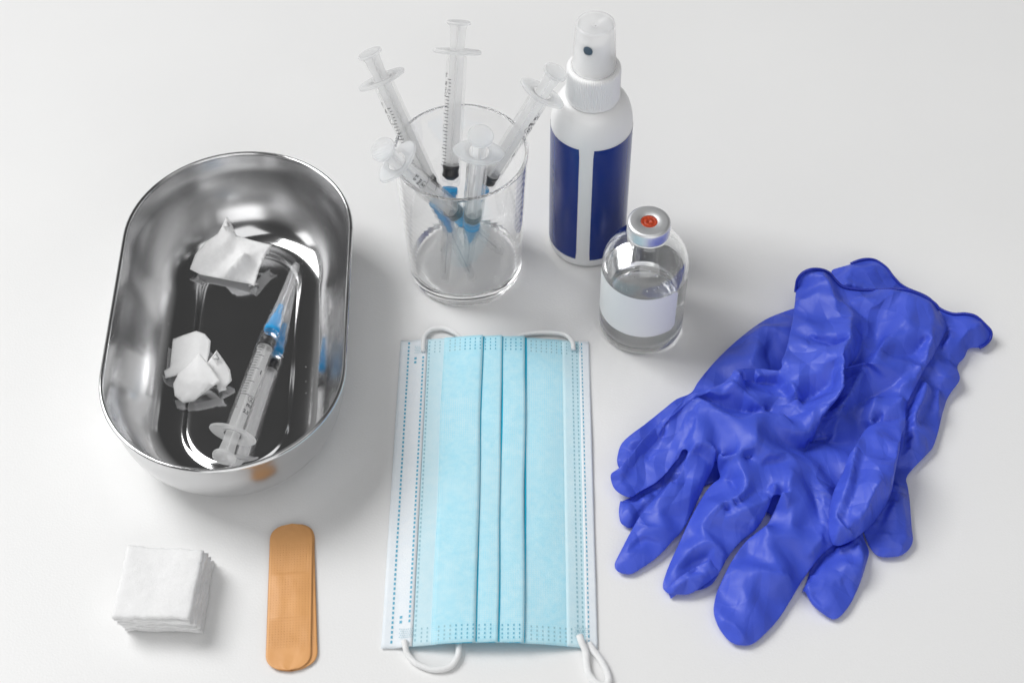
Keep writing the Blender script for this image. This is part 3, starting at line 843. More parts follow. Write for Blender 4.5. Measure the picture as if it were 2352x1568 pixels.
# ------------------------------------------------------------------ draped sheets (gloves, tissue): creases and outline traced, film stretched between
def src(x, y, z): return at(x * PW / 4096.0, y * PW / 4096.0, z)
GL = lambda z: z if z < 9 else 9 + (z - 9) * 1.7
def vZ(*p): return [src(2400 + x / .9503, 1000 + y / .9503, GL(z)) for x, y, z in p]
def vA(*p): return [src(2450 + x / 2.24, 1450 + y / 2.24, GL(z)) for x, y, z in p]
def vB(*p): return [src(2450 + x / 2.4129, 2000 + y / 2.4129, GL(z)) for x, y, z in p]
def vC(*p): return [src(3000 + x / 1.96, 1700 + y / 1.96, GL(z)) for x, y, z in p]
def vD(*p): return [src(2750 + x / 2.24, 1000 + y / 2.24, GL(z)) for x, y, z in p]
def vE(*p): return [src(3300 + x / 1.96, 1000 + y / 1.96, GL(z)) for x, y, z in p]
def vT(*p): return [src(350 + x / 1.04545, 550 + y / 1.04545, z) for x, y, z in p]

PINC = 0.17
def sheet(mb, outline, creases, h=1.5, press=0.05, smooth=3, wrinkle=0.3, wscale=0.12, seed=0, skirt=True, skirt_depth=3.0, lin=False):
    ol = [tuple(p) for p in outline]
    ol = catmull(ol, True, h * 0.85, lin)
    # drop points that come too close
    keep = [ol[0]]
    for p in ol[1:]:
        if np.linalg.norm(p[:2] - keep[-1][:2]) > h * 0.35: keep.append(p)
    ol = keep
    cr = []
    for c in creases: cr += catmull([tuple(p) for p in c], False, h * 0.7, lin)
    kd = KDTree(len(ol))
    for i, p in enumerate(ol): kd.insert((p[0], p[1], 0), i)
    kd.balance()
    fixed = list(ol); zc = []
    pts2 = [Vector((p[0], p[1])) for p in ol]; zs = [p[2] for p in ol]
    kd2 = None; used = []
    grid = {}
    def near(x, y, d):
        gx, gy = int(x // 2), int(y // 2)
        for i in (-1, 0, 1):
            for j in (-1, 0, 1):
                for (qx, qy) in grid.get((gx + i, gy + j), ()):
                    if (qx - x) ** 2 + (qy - y) ** 2 < d * d: return True
        return False
    def put(x, y): grid.setdefault((int(x // 2), int(y // 2)), []).append((x, y))
    for p in ol: put(p[0], p[1])
    nfix = len(ol)
    for p in cr:
        if not near(p[0], p[1], h * 0.5):
            put(p[0], p[1]); pts2.append(Vector((p[0], p[1]))); zs.append(p[2]); nfix += 1
    xs = [p[0] for p in ol]; ys = [p[1] for p in ol]
    rg = random.Random(seed); y = min(ys); row = 0
    while y < max(ys):
        x = min(xs) + (h / 2 if row % 2 else 0)
        while x < max(xs):
            a, c = x + rg.uniform(-.2, .2) * h, y + rg.uniform(-.2, .2) * h
            if not near(a, c, h * 0.62): pts2.append(Vector((a, c))); zs.append(None)
            x += h
        y += h * 0.87; row += 1
    no_ = len(ol)
    res = delaunay_2d_cdt(pts2, [], [list(range(no_))], 1, 1e-5)
    vco, _, faces, ov = res[0], res[1], res[2], res[3]
    us = sorted(set(i for f in faces for i in f)); rm = {q: i for i, q in enumerate(us)}
    vco = [vco[q] for q in us]; ov = [ov[q] for q in us]; faces = [[rm[i] for i in f] for f in faces]
    nV = len(vco); fz = np.full(nV, np.nan); isout = np.zeros(nV, bool)
    for i in range(nV):
        for o_ in ov[i]:
            if o_ < len(zs) and zs[o_] is not None: fz[i] = zs[o_]
            if o_ < no_: isout[i] = True
    E_ = set()
    for f in faces:
        for q in range(len(f)):
            a, c = f[q], f[(q + 1) % len(f)]; E_.add((min(a, c), max(a, c)))
    used_v = sorted(set(i for f in faces for i in f))
    E_ = np.array(sorted(E_)); ea, eb = E_[:, 0], E_[:, 1]
    deg = np.bincount(np.r_[ea, eb], minlength=nV).astype(float); deg[deg == 0] = 1
    free = np.isnan(fz); z = np.where(free, np.nanmean(fz), fz)
    def lap(q):
        return deg * q - np.bincount(ea, q[eb], nV) - np.bincount(eb, q[ea], nV)
    rhs = np.full(nV, 1.5 * h * h * press * 0.7)
    # conjugate gradients on the free vertices
    r = np.where(free, rhs - lap(z), 0); p = r.copy(); rs = r @ r
    for it in range(600):
        if rs < 1e-8: break
        Ap = np.where(free, lap(p), 0); al = rs / (p @ Ap)
        z = z + al * p; r = r - al * Ap; rn = r @ r; p = r + rn / rs * p; rs = rn
    for it in range(smooth):
        avg = (np.bincount(ea, z[eb], nV) + np.bincount(eb, z[ea], nV)) / deg
        z = np.where(isout, z, z + 0.5 * (avg - z))
    # fine wrinkles fade out at the outline
    for i in range(nV):
        d = kd.find((vco[i][0], vco[i][1], 0))[2]
        fade = min(1, d / 4.0)
        if wrinkle and fade > 0:
            q = Vector((vco[i][0] * wscale, vco[i][1] * wscale, seed * 3.7))
            q = q + 0.5 * noise.noise_vector(q * 0.8)
            w = noise.voronoi(q)[0][0]; w2 = noise.voronoi(q * 2.1)[0][0]
            z[i] += wrinkle * fade * ((w - 0.5) * 2.6 + (w2 - 0.5) * 1.0)
    verts = [(vco[i][0], vco[i][1], z[i]) for i in range(nV)]
    fs = [tuple(f) for f in faces]
    if skirt:
        # boundary loops -> film curls under
        cnt = {}
        for f in faces:
            for q in range(len(f)):
                a, c = f[q], f[(q + 1) % len(f)]; cnt[(a, c)] = 1
        bnd = {a: c for (a, c) in cnt if (c, a) not in cnt}
        nxt = dict(bnd); prv = {c: a for a, c in bnd.items()}
        ids = list(bnd); base = len(verts); idx = {v_: q for q, v_ in enumerate(ids)}; nb = len(ids)
        levels = ((0.1, 0.25), (1.2, 0.6), (4.0, skirt_depth))
        for inn, dn in levels:
            for v_ in ids:
                pv, nx_ = verts[prv.get(v_, v_)], verts[nxt.get(v_, v_)]
                t = Vector((nx_[0] - pv[0], nx_[1] - pv[1], 0))
                nrm = Vector((-t.y, t.x, 0)).normalized() if t.length > 1e-6 else Vector((0, 0, 0))
                vx = verts[v_]
                verts.append((vx[0] + nrm.x * inn, vx[1] + nrm.y * inn, max(0.05 + 0.02 * (dn < 2), vx[2] - dn)))
        for q, v_ in enumerate(ids):
            w_ = nxt[v_]
            if w_ not in idx: continue
            q2 = idx[w_]; last = (v_, w_)
            for L in range(len(levels)):
                a, c = base + L * nb + q, base + L * nb + q2
                fs.append((last[1], last[0], a, c)); last = (a, c)
    pin = [1.0 if isout[i] else (PINC if not free[i] else 0.0) for i in range(nV)] + [1.0] * (len(verts) - nV)
    mb.pins = getattr(mb, 'pins', []) + pin
    dd_ = [kd.find((p_[0], p_[1], 0))[2] for p_ in verts]
    mb.slack = getattr(mb, 'slack', []) + [max(0.0, min(1.0, (d_ - 5.0) / 9.0)) for d_ in dd_]
    mb.ranges = getattr(mb, 'ranges', []) + [(len(mb.v), nV, len(verts))]
    mb.add(verts, fs)
    return mb

def keep_under(low, lows, high, highs, gap, reach):
    """vertices lows of the film low may not poke through the sheet highs of the film high"""
    kt = KDTree(len(highs))
    for q, i in enumerate(highs): kt.insert((high[i][0], high[i][1], 0), q)
    kt.balance()
    for i in lows:
        x, y, z = low[i]; _, q, d = kt.find((x, y, 0))
        if d < reach:
            zt = min(high[highs[e[1]]][2] for e in kt.find_n((x, y, 0), 7)) - gap
            if z > zt: low[i] = (x, y, max(0.06, zt))

def crisp(mb, sigma=0.20, it=9, upd=12):
    """thin film lies in flat facets that meet in creases: bilateral filter of the face normals"""
    V = np.array(mb.v); F = np.array([f for f in mb.f if len(f) == 3]); fixed = np.array(mb.pins) >= 0.99
    ed = {}
    for i, f in enumerate(F):
        for q in range(3): ed.setdefault(tuple(sorted((f[q], f[(q + 1) % 3]))), []).append(i)
    pr = np.array([v_ for v_ in ed.values() if len(v_) == 2]); pa, pb = pr[:, 0], pr[:, 1]
    c = V[F]; nn = np.cross(c[:, 1] - c[:, 0], c[:, 2] - c[:, 0]); ar = np.linalg.norm(nn, axis=1) + 1e-9; nn = nn / ar[:, None]
    for _ in range(it):
        w = np.exp(-((nn[pa] - nn[pb]) ** 2).sum(1) / (2 * sigma * sigma))
        acc = nn * ar[:, None]
        for q in range(3):
            acc[:, q] += np.bincount(pa, w * ar[pb] * nn[pb, q], len(F)) + np.bincount(pb, w * ar[pa] * nn[pa, q], len(F))
        nn = acc / (np.linalg.norm(acc, axis=1)[:, None] + 1e-9)
    cnt = np.bincount(F.ravel(), minlength=len(V)).astype(float); cnt[cnt == 0] = 1
    for _ in range(upd):
        c = V[F]; cen = c.mean(1); dv = np.zeros_like(V)
        for q in range(3):
            d = ((cen - V[F[:, q]]) * nn).sum(1)[:, None] * nn
            for ax in range(3): dv[:, ax] += np.bincount(F[:, q], d[:, ax], len(V))
        V = np.where(fixed[:, None], V, V + dv / cnt[:, None])
    V[:, 2] = np.maximum(V[:, 2], 0.06)
    mb.v = [tuple(p) for p in V]

def subd(o, n=1):
    md = o.modifiers.new('smooth', 'SUBSURF'); md.levels = n; md.render_levels = n
    return o

def buckle(mb, grow, frames=14, bend=0.02, zmin=None):
    """let the film, cut a little too large for its outline, buckle into folds (cloth solver, then frozen)"""
    K = 0.1                                          # solver units per mm
    me = bpy.data.meshes.new('film'); me.from_pydata([(x * K, y * K, z * K) for x, y, z in mb.v], [], mb.f); me.update()
    o = link(bpy.data.objects.new('film', me))
    vg = o.vertex_groups.new(name='pin')
    for i, w in enumerate(mb.pins):
        if w > 0: vg.add([i], w, 'REPLACE')
    md = o.modifiers.new('cloth', 'CLOTH'); st = md.settings
    st.vertex_group_mass = 'pin'; st.mass = 0.15; st.quality = 6; st.time_scale = 0.6
    st.tension_stiffness = 25; st.compression_stiffness = 25; st.shear_stiffness = 12; st.bending_stiffness = bend
    st.tension_damping = 8; st.compression_damping = 8; st.shear_damping = 8; st.bending_damping = 0.5; st.air_damping = 3
    st.pin_stiffness = 1.5
    vs_ = o.vertex_groups.new(name='slack')
    for i, w in enumerate(mb.slack): vs_.add([i], w, 'REPLACE')
    st.vertex_group_shrink = 'slack'; st.shrink_min = -GROW0; st.shrink_max = -grow
    st.effector_weights.gravity = 0.02
    md.collision_settings.use_collision = False; md.collision_settings.use_self_collision = False
    md.point_cache.frame_start = 1; md.point_cache.frame_end = frames
    for f in range(1, frames + 1): scene.frame_set(f)
    dgr = bpy.context.evaluated_depsgraph_get(); ev = o.evaluated_get(dgr); m2 = ev.to_mesh()
    co = np.zeros(len(m2.vertices) * 3); m2.vertices.foreach_get('co', co); co = co.reshape(-1, 3) / K
    ev.to_mesh_clear(); bpy.data.objects.remove(o); bpy.data.meshes.remove(me); scene.frame_set(1)
    old = np.array(mb.v)
    print('BUCKLE moved', np.abs(co - old).mean(), np.abs(co - old).max(), np.isnan(co).any())
    co[:, 2] = np.maximum(co[:, 2], 0.06)
    mb.v = [tuple(p) for p in co]


# ---- tissue pieces in the tray
tis = MB()
sheet(tis, vT((582, 330, 26), (560, 375, 20), (545, 402, 16), (490, 440, 13), (450, 490, 10), (428, 550, 6), (470, 572, 5), (520, 582, 5), (600, 598, 5), (680, 612, 6), (698, 622, 6), (708, 585, 8), (722, 540, 10), (745, 490, 12), (772, 450, 14), (690, 430, 15), (622, 408, 17), (606, 368, 21)),
      [vT((582, 340, 26), (600, 385, 20), (578, 440, 16), (530, 455, 13), (475, 500, 10)), vT((612, 400, 17), (640, 440, 15)), vT((655, 476, 19), (605, 535, 14.5), (552, 582, 8.5)), vT((618, 474, 11.5), (570, 515, 7), (515, 572, 4)), vT((640, 480, 14), (700, 470, 13.5), (752, 458, 14)), vT((752, 462, 13.5), (712, 520, 10.5), (690, 570, 8.5), (682, 605, 6.5))],
      h=1.1, press=0.008, smooth=1, wrinkle=0.15, wscale=0.25, seed=3, skirt_depth=3.0, lin=True)
o = tis.build('cotton_piece', M_cotton)
tag(o, 'crumpled cotton piece with a raised pointed corner in the far end of the tray', 'cotton piece')
tis = MB()
sheet(tis, vT((357, 842, 6), (400, 826, 8), (455, 808, 9), (490, 820, 9), (515, 850, 8), (512, 890, 9), (500, 945, 12), (460, 960, 12), (410, 985, 9), (325, 1006, 4), (320, 975, 5), (345, 960, 6)),
      [vT((470, 815, 9), (460, 900, 11), (440, 960, 11)), vT((350, 960, 7), (400, 965, 9))], h=1.2, press=0.002, smooth=1, wrinkle=0.1, seed=5, skirt_depth=1.2, lin=True)
sheet(tis, vT((465, 900, 17), (425, 945, 14), (380, 985, 11), (358, 1030, 8), (365, 1080, 6), (400, 1110, 5), (445, 1102, 6), (478, 1075, 8), (520, 1042, 10), (558, 1020, 12), (520, 965, 14), (485, 920, 16)),
      [vT((465, 905, 17), (462, 960, 15), (470, 1010, 13), (500, 1030, 12)), vT((375, 995, 10.5), (440, 1020, 12), (470, 1060, 9)), vT((380, 1060, 7.5), (430, 1080, 8))], h=1.2, press=0.004, smooth=1, wrinkle=0.12, seed=6, skirt_depth=1.5, lin=True)
sheet(tis, vT((540, 888, 17), (520, 915, 14), (500, 942, 12), (520, 975, 10), (535, 1020, 7), (550, 1066, 5), (580, 1040, 6), (604, 1015, 7), (596, 970, 10), (570, 930, 13)),
      [vT((538, 895, 16.5), (545, 950, 12), (560, 1000, 8.5), (552, 1055, 5.5)), vT((508, 942, 12), (550, 965, 11.5), (592, 985, 9))], h=1.2, press=0.002, smooth=1, wrinkle=0.1, seed=8, skirt_depth=1.2, lin=True)
o = tis.build('paper_scrap', M_tissue)
tag(o, 'crumpled white paper scrap with folded petals beside the syringe in the tray', 'paper scrap')

GROW0 = 0.05
GROW, FR, BEND, HH = 0.22, 36, 80.0, 1.6
# ---- lower glove
def glove_bead(pts, parent, r=0.75):
    c = catmull([tuple(p) for p in pts], False, 1.0)
    MB().tube(c, r, 8).build('cuff_bead', M_bead, parent)
def wavy(pts): return pts

gb = empty('nitrile_glove', tuple(at(1900, 1050, 0)))
tag(gb, 'blue nitrile glove underneath, mostly covered by the other glove', 'glove', 'nitrile gloves')
mb = MB()
out_b = (vE((50, 160, 7), (110, 135, 8), (200, 110, 8), (260, 85, 9), (330, 72, 9), (400, 85, 8), (480, 140, 7), (530, 205, 6), (585, 265, 5), (650, 305, 5), (800, 370, 6), (900, 460, 6.5), (1000, 500, 7.5), (1100, 500, 9), (1180, 520, 9), (1250, 580, 8), (1300, 640, 6), (1292, 700, 4), (1250, 745, 3.5), (1210, 765, 3), (1130, 772, 3), (1095, 840, 4), (1040, 910, 5), (1060, 1010, 6.5), (1000, 1100, 5), (960, 1165, 4), (935, 1240, 4), (915, 1310, 4.5), (890, 1420, 4), (850, 1540, 4), (800, 1600, 4))
         + vC((1235, 395, 4), (1240, 480, 4), (1255, 600, 4), (1270, 800, 4), (1280, 900, 4), (1250, 970, 3), (1200, 1012, 3), (1150, 1030, 3), (1020, 1030, 3), (950, 975, 3), (900, 870, 3.5), (880, 820, 4), (900, 900, 4), (935, 990, 3.5), (908, 1100, 4), (870, 1220, 4), (810, 1360, 3), (760, 1440, 3), (700, 1505, 2.5), (650, 1520, 2.5), (590, 1490, 3), (490, 1410, 4), (440, 1320, 5), (415, 1270, 6), (440, 1210, 6), (470, 1130, 5), (480, 1040, 4), (420, 900, 3), (300, 800, 3), (100, 650, 3))
         + vZ((500, 870, 2.5), (330, 930, 2.5), (230, 1010, 2)) + vA((170, 1480, 2), (110, 1462, 2.5), (70, 1430, 3), (55, 1330, 4), (70, 1230, 5), (100, 1200, 5), (220, 1160, 4), (330, 1080, 3.5), (250, 1010, 3.5), (130, 980, 3.5), (58, 945, 3), (42, 900, 3.5), (40, 850, 4), (70, 740, 5), (140, 660, 5.5), (300, 540, 6), (450, 420, 6.5), (570, 325, 7.5), (660, 290, 7.5))
         + vD((45, 1260, 5), (100, 1170, 5), (250, 990, 5), (450, 800, 5), (680, 630, 5), (850, 555, 5), (935, 525, 5.5), (1050, 480, 6), (1150, 330, 6)) + vE((40, 240, 6.5)))
cre_b = [vD((560, 1050, 10), (610, 930, 10), (680, 730, 9)), vD((720, 1000, 7), (800, 800, 7)), vE((870, 820, 8.5), (960, 850, 8), (1035, 912, 5.5)), vE((1110, 640, 10), (1050, 700, 9.5), (1000, 790, 9), (985, 860, 9), (1030, 930, 7)),
         vE((880, 1000, 8), (960, 995, 9), (1055, 1012, 7)), vE((800, 1060, 11), (745, 1200, 11.5), (690, 1330, 11), (650, 1390, 9)), vE((890, 1080, 6.5), (800, 1250, 6.5), (720, 1370, 6.5)), vE((900, 1050, 8.5), (880, 1250, 8), (912, 1315, 5)),
         vE((680, 1400, 8.5), (715, 1450, 9), (730, 1530, 8)), vE((380, 130, 10), (405, 200, 8.5), (480, 280, 7.5)), vE((210, 130, 9.5), (225, 280, 8)), vE((440, 150, 9), (520, 260, 7)), vE((1110, 630, 10), (1190, 600, 10.5), (1215, 570, 10)), vE((940, 540, 8.5), (1060, 600, 9.5), (1110, 640, 10)),
         vC((1110, 600, 8), (1140, 760, 8.5), (1100, 860, 6), (1190, 950, 6)), vC((1000, 880, 5), (1080, 870, 6.5), (1120, 940, 5), (1100, 1000, 4.5)), vC((1180, 500, 7), (1200, 700, 8), (1220, 880, 6.5)),
         vC((480, 1290, 7), (600, 1272, 5.5), (700, 1268, 5.5), (800, 1237, 6)), vC((455, 1230, 8), (480, 1330, 7), (520, 1400, 6), (600, 1460, 5)), vC((500, 1340, 5), (560, 1410, 5)), vC((820, 930, 8), (870, 1040, 8), (860, 1200, 6)), vC((760, 960, 6.5), (740, 1100, 8), (700, 1220, 7.5)),
         vA((200, 1250, 4), (150, 1310, 5.5), (190, 1430, 4)), vA((90, 830, 5), (160, 790, 6.5), (180, 700, 7)), vZ((600, 700, 5), (800, 560, 5), (1000, 420, 6), (1080, 330, 7)), vZ((760, 900, 5), (900, 800, 5), (1000, 700, 5.5))]
sheet(mb, out_b, cre_b, h=HH, press=0.012, smooth=0, wrinkle=0.0, wscale=0.075, seed=21, skirt_depth=3.5)
buckle(mb, GROW, FR, BEND); crisp(mb); mb_low = mb
bd = vE((200, 109, 8.6), (260, 84, 9.5), (330, 71, 9.6), (400, 84, 8.6), (480, 139, 7.6), (530, 204, 6.6), (585, 264, 5.6), (650, 304, 5.6), (800, 369, 6.6), (900, 459, 7.1), (1000, 499, 8.1), (1100, 499, 9.6), (1180, 519, 9.6), (1250, 579, 8.6), (1302, 640, 6.6), (1294, 700, 4.6), (1250, 747, 4), (1212, 765, 3.5))
glove_bead([p - gb.location / S for p in bd], gb)

# ---- upper glove
gt = empty('nitrile_glove', tuple(at(1850, 1050, 0)))
tag(gt, 'crumpled blue nitrile glove lying on top with its fingers spread towards the viewer', 'glove', 'nitrile gloves')
mb = MB()
out_t = (vZ((745, 145, 12), (752, 110, 15), (775, 85, 17), (805, 74, 18), (840, 75, 17), (872, 88, 15), (895, 115, 13), (925, 140, 11.5), (990, 151, 11.5), (1060, 153, 12), (1120, 149, 13), (1180, 156, 14), (1240, 182, 13), (1275, 207, 12), (1290, 228, 11),
            (1308, 262, 10), (1318, 295, 10), (1300, 340, 11), (1282, 372, 12), (1262, 412, 12), (1240, 442, 12), (1222, 475, 12), (1195, 530, 12), (1178, 562, 12), (1165, 600, 11), (1160, 690, 10), (1150, 760, 9),
            (1110, 860, 8), (1040, 960, 7.5), (960, 1060, 7), (890, 1118, 7), (850, 1150, 6), (805, 1205, 5), (765, 1262, 4), (725, 1330, 3.3), (680, 1400, 3), (625, 1460, 3), (580, 1496, 2.5), (540, 1502, 2.5), (498, 1490, 3), (462, 1452, 3), (440, 1410, 4), (431, 1368, 4.5), (440, 1310, 5), (462, 1255, 6), (500, 1180, 7), (550, 1110, 8), (600, 1068, 9), (632, 1045, 9.5), (652, 1010, 10), (674, 965, 11), (693, 936, 12),
            (660, 932, 12.5), (642, 975, 11.5), (618, 1025, 10), (592, 1062, 8.5), (535, 1108, 7), (488, 1165, 6), (455, 1225, 5), (430, 1265, 4), (390, 1288, 3.5), (330, 1298, 3), (265, 1303, 3), (242, 1290, 3), (238, 1268, 3.5), (258, 1205, 5), (300, 1112, 6), (350, 1005, 7), (398, 922, 8), (432, 882, 8.5), (456, 864, 9), (447, 830, 10), (443, 795, 11),
            (428, 835, 9), (404, 880, 8), (378, 940, 7), (345, 1010, 6), (310, 1070, 5), (280, 1100, 5), (240, 1145, 4), (200, 1180, 3.5), (160, 1207, 3), (120, 1230, 2.5), (82, 1228, 2.5), (60, 1214, 3), (55, 1190, 3.5), (80, 1138, 5), (110, 1080, 6), (150, 1010, 7), (200, 950, 8), (260, 890, 9), (303, 855, 10), (322, 800, 11.5), (333, 762, 12.5),
            (314, 758, 12), (300, 790, 10), (283, 808, 9), (250, 850, 8), (209, 886, 7), (153, 917, 6), (120, 939, 5), (95, 935, 5), (62, 915, 6), (45, 888, 7), (40, 850, 9), (70, 828, 10), (110, 785, 11), (175, 705, 12), (230, 650, 12), (285, 600, 13), (335, 549, 14), (400, 530, 15), (467, 504, 15), (495, 478, 15), (518, 452, 15), (600, 449, 13.5), (684, 454, 13), (690, 420, 15), (705, 385, 15), (718, 330, 14.5), (732, 260, 14), (740, 200, 13)))
cre_t = [vE((180, 500, 16), (165, 560, 19), (150, 680, 21), (135, 800, 22), (122, 940, 22), (85, 1060, 21), (0, 1205, 19)) + vZ((840, 625, 17), (812, 680, 15), (790, 728, 12.5)),
         vE((275, 560, 14.5), (290, 700, 13), (260, 820, 12.5), (195, 960, 11.5), (155, 1080, 11), (130, 1220, 10.5), (50, 1330, 10.5)) + vZ((838, 700, 10.5), (812, 745, 10.5)),
         vD((885, 1145, 15), (930, 1102, 16), (1100, 1085, 17), (1305, 1042, 18)), vD((1010, 1330, 12.5), (1100, 1300, 13), (1230, 1200, 14.5)), vD((880, 1150, 15.5), (955, 1180, 17), (985, 1320, 15.5), (840, 1372, 14)), vD((860, 1240, 12.5), (905, 1290, 13.5)),
         vD((520, 1200, 11), (650, 1190, 10.5), (800, 1215, 10)), vD((450, 1070, 18), (500, 1160, 15), (530, 1240, 13)), vD((600, 1120, 14), (820, 1090, 13)),
         vD((380, 1170, 17), (520, 1250, 16), (640, 1310, 16), (770, 1390, 15)), vA((700, 440, 11.5), (900, 400, 11.5), (1110, 425, 11.5), (1300, 410, 12), (1430, 388, 13)), vA((1105, 430, 11.5), (1118, 520, 14)),
         vA((720, 528, 15), (790, 515, 15.5), (850, 402, 15), (970, 480, 17), (1110, 530, 17.5), (1190, 550, 17.5), (1315, 480, 18.5), (1450, 455, 18.5), (1560, 420, 18.5)), vD((730, 1440, 14.5), (980, 1402, 15), (1110, 1350, 16)), vD((1120, 1350, 19), (1130, 1450, 18), (1100, 1550, 16)),
         vA((785, 535, 16), (730, 690, 15), (660, 870, 13), (560, 1010, 11.5), (500, 1100, 11), (370, 1330, 9.5), (330, 1380, 9)), vA((785, 540, 16), (890, 650, 16.5), (925, 740, 15)),
         vA((740, 750, 15.5), (850, 738, 16), (930, 780, 16), (1010, 832, 16), (1130, 830, 16), (1275, 800, 16)), vA((760, 830, 12.5), (900, 900, 11.5), (1100, 895, 12), (1250, 895, 12.5)), vA((1310, 490, 18), (1308, 620, 17.8), (1300, 760, 17)),
         vA((1290, 790, 16), (1265, 900, 13.5)), vA((1320, 870, 14.5), (1450, 850, 15.5), (1560, 830, 15)), vA((1330, 990, 14), (1400, 930, 13), (1560, 920, 13.5)),
         vA((1000, 1015, 12), (1050, 965, 13.5), (1130, 925, 14.5), (1180, 1020, 15), (1215, 1125, 14)), vA((1050, 1060, 11), (1090, 1150, 11.5)), vA((990, 1030, 11.5), (1040, 1130, 12), (1080, 1230, 13.5)),
         vA((1215, 1130, 14), (1080, 1235, 14), (950, 1300, 13.5), (870, 1390, 12), (800, 1520, 10)), vA((1430, 1110, 13), (1250, 1190, 12), (1110, 1270, 11), (1010, 1350, 10.5)), vA((1440, 1190, 14), (1260, 1280, 13), (1110, 1350, 12.5), (1020, 1400, 12)),
         vA((1440, 1090, 15), (1540, 1165, 16)), vB((1080, 520, 9), (960, 410, 10.5), (830, 430, 10), (700, 560, 8), (560, 720, 6)), vB((1380, 60, 12.5), (1360, 330, 10)), vB((940, 300, 10), (1010, 360, 9.5), (1280, 420, 8)), vB((920, 560, 6), (800, 600, 5.5), (690, 680, 5)),
         vC((275, 540, 16.5), (335, 640, 13), (320, 800, 11.5)), vC((400, 420, 13), (500, 470, 11.5), (520, 620, 10.5), (540, 790, 9.5), (380, 800, 10)), vC((345, 380, 16), (310, 490, 15.5)), vC((440, 530, 13.5), (450, 620, 12.5)), vC((580, 560, 12), (600, 800, 10.5), (470, 1000, 9.5)),
         vB((1689, 720, 11), (1500, 900, 8.8), (1320, 1080, 7.2), (1220, 1220, 6.3)), vB((1030, 1090, 6), (1060, 1150, 7), (1180, 1205, 7.2), (1240, 1270, 6.8), (1300, 1380, 3.5)), vB((1100, 1240, 4.5), (1200, 1310, 4.6)), vC((130, 790, 12), (165, 900, 11.2)), vB((1480, 690, 11.5), (1490, 740, 10.5), (1620, 700, 11.5)),
         vB((110, 500, 5), (160, 440, 6.5), (280, 355, 7), (430, 380, 6.5)), vB((180, 490, 5.2), (300, 400, 5.2), (430, 410, 5.4)), vB((150, 520, 6), (250, 500, 6.3), (320, 440, 5.8), (310, 530, 5)), vB((90, 600, 4.2), (200, 560, 4.8), (300, 590, 4)), vB((280, 275, 8), (500, 285, 7.5)), vA((705, 1185, 10), (500, 1290, 10), (390, 1360, 9.5)), vA((830, 960, 11), (770, 1050, 10), (560, 1100, 10.8)),
         vA((330, 870, 8.5), (450, 700, 9.5), (560, 500, 11), (670, 360, 12)), vA((370, 840, 9.5), (540, 770, 11), (690, 680, 12.5), (760, 570, 14.5)), vA((690, 330, 13), (730, 440, 12.5), (790, 515, 14)), vA((20, 1000, 8.6), (90, 1080, 7.5), (150, 1190, 5.5)), vA((580, 420, 11.5), (660, 500, 12.5)),
         vE((500, 690, 14.5), (420, 830, 16), (300, 990, 16.5), (200, 1150, 16), (160, 1250, 15.5), (120, 1400, 14.5)), vE((710, 905, 13), (600, 1000, 12.5), (450, 1100, 12), (330, 1170, 12), (210, 1240, 13.5)), vE((720, 900, 15), (780, 935, 14.5)), vE((700, 900, 15), (600, 970, 14.5), (480, 1060, 14)), vE((790, 735, 12.5), (680, 835, 11.8), (490, 820, 12.8)), vE((830, 700, 15), (860, 640, 14), (950, 608, 11.5)),
         vE((570, 580, 14), (630, 560, 15), (700, 580, 14)), vE((625, 600, 14.5), (620, 660, 13.2)), vE((230, 370, 15), (300, 440, 14.5), (300, 500, 13.5)), vE((800, 410, 13.5), (840, 520, 14), (820, 680, 15), (800, 880, 14)), vE((440, 1120, 15), (410, 1310, 14)), vE((470, 1300, 11.5), (385, 1350, 11.5), (275, 1460, 11.5)), vE((610, 1060, 14), (720, 1000, 13.5)), vE((640, 1150, 14.5), (540, 1230, 13.5), (480, 1290, 13)),
         vE((0, 1370, 12.5), (110, 1430, 12)), vE((60, 1480, 13), (170, 1475, 13)), vE((350, 300, 12.5), (520, 330, 14), (700, 400, 14.5)), vE((350, 640, 13.5), (400, 700, 12.5), (410, 780, 13)),
         vD((1200, 225, 18.5), (1270, 330, 17.5), (1300, 450, 17), (1390, 480, 16)), vD((1365, 340, 12.5), (1400, 400, 13), (1460, 430, 14)), vD((1070, 420, 16), (1150, 380, 16.8), (1190, 290, 17)), vD((990, 430, 15), (1190, 490, 16), (1390, 520, 15.5)), vD((1100, 780, 14.5), (1250, 850, 13.8), (1365, 888, 14)), vD((1120, 740, 16), (1390, 850, 17)), vD((1060, 640, 16), (1200, 730, 15.5), (1230, 620, 15), (1430, 590, 16.5))]
sheet(mb, out_t, cre_t, h=HH, press=0.012, smooth=0, wrinkle=0.0, wscale=0.075, seed=33, skirt_depth=4.5)
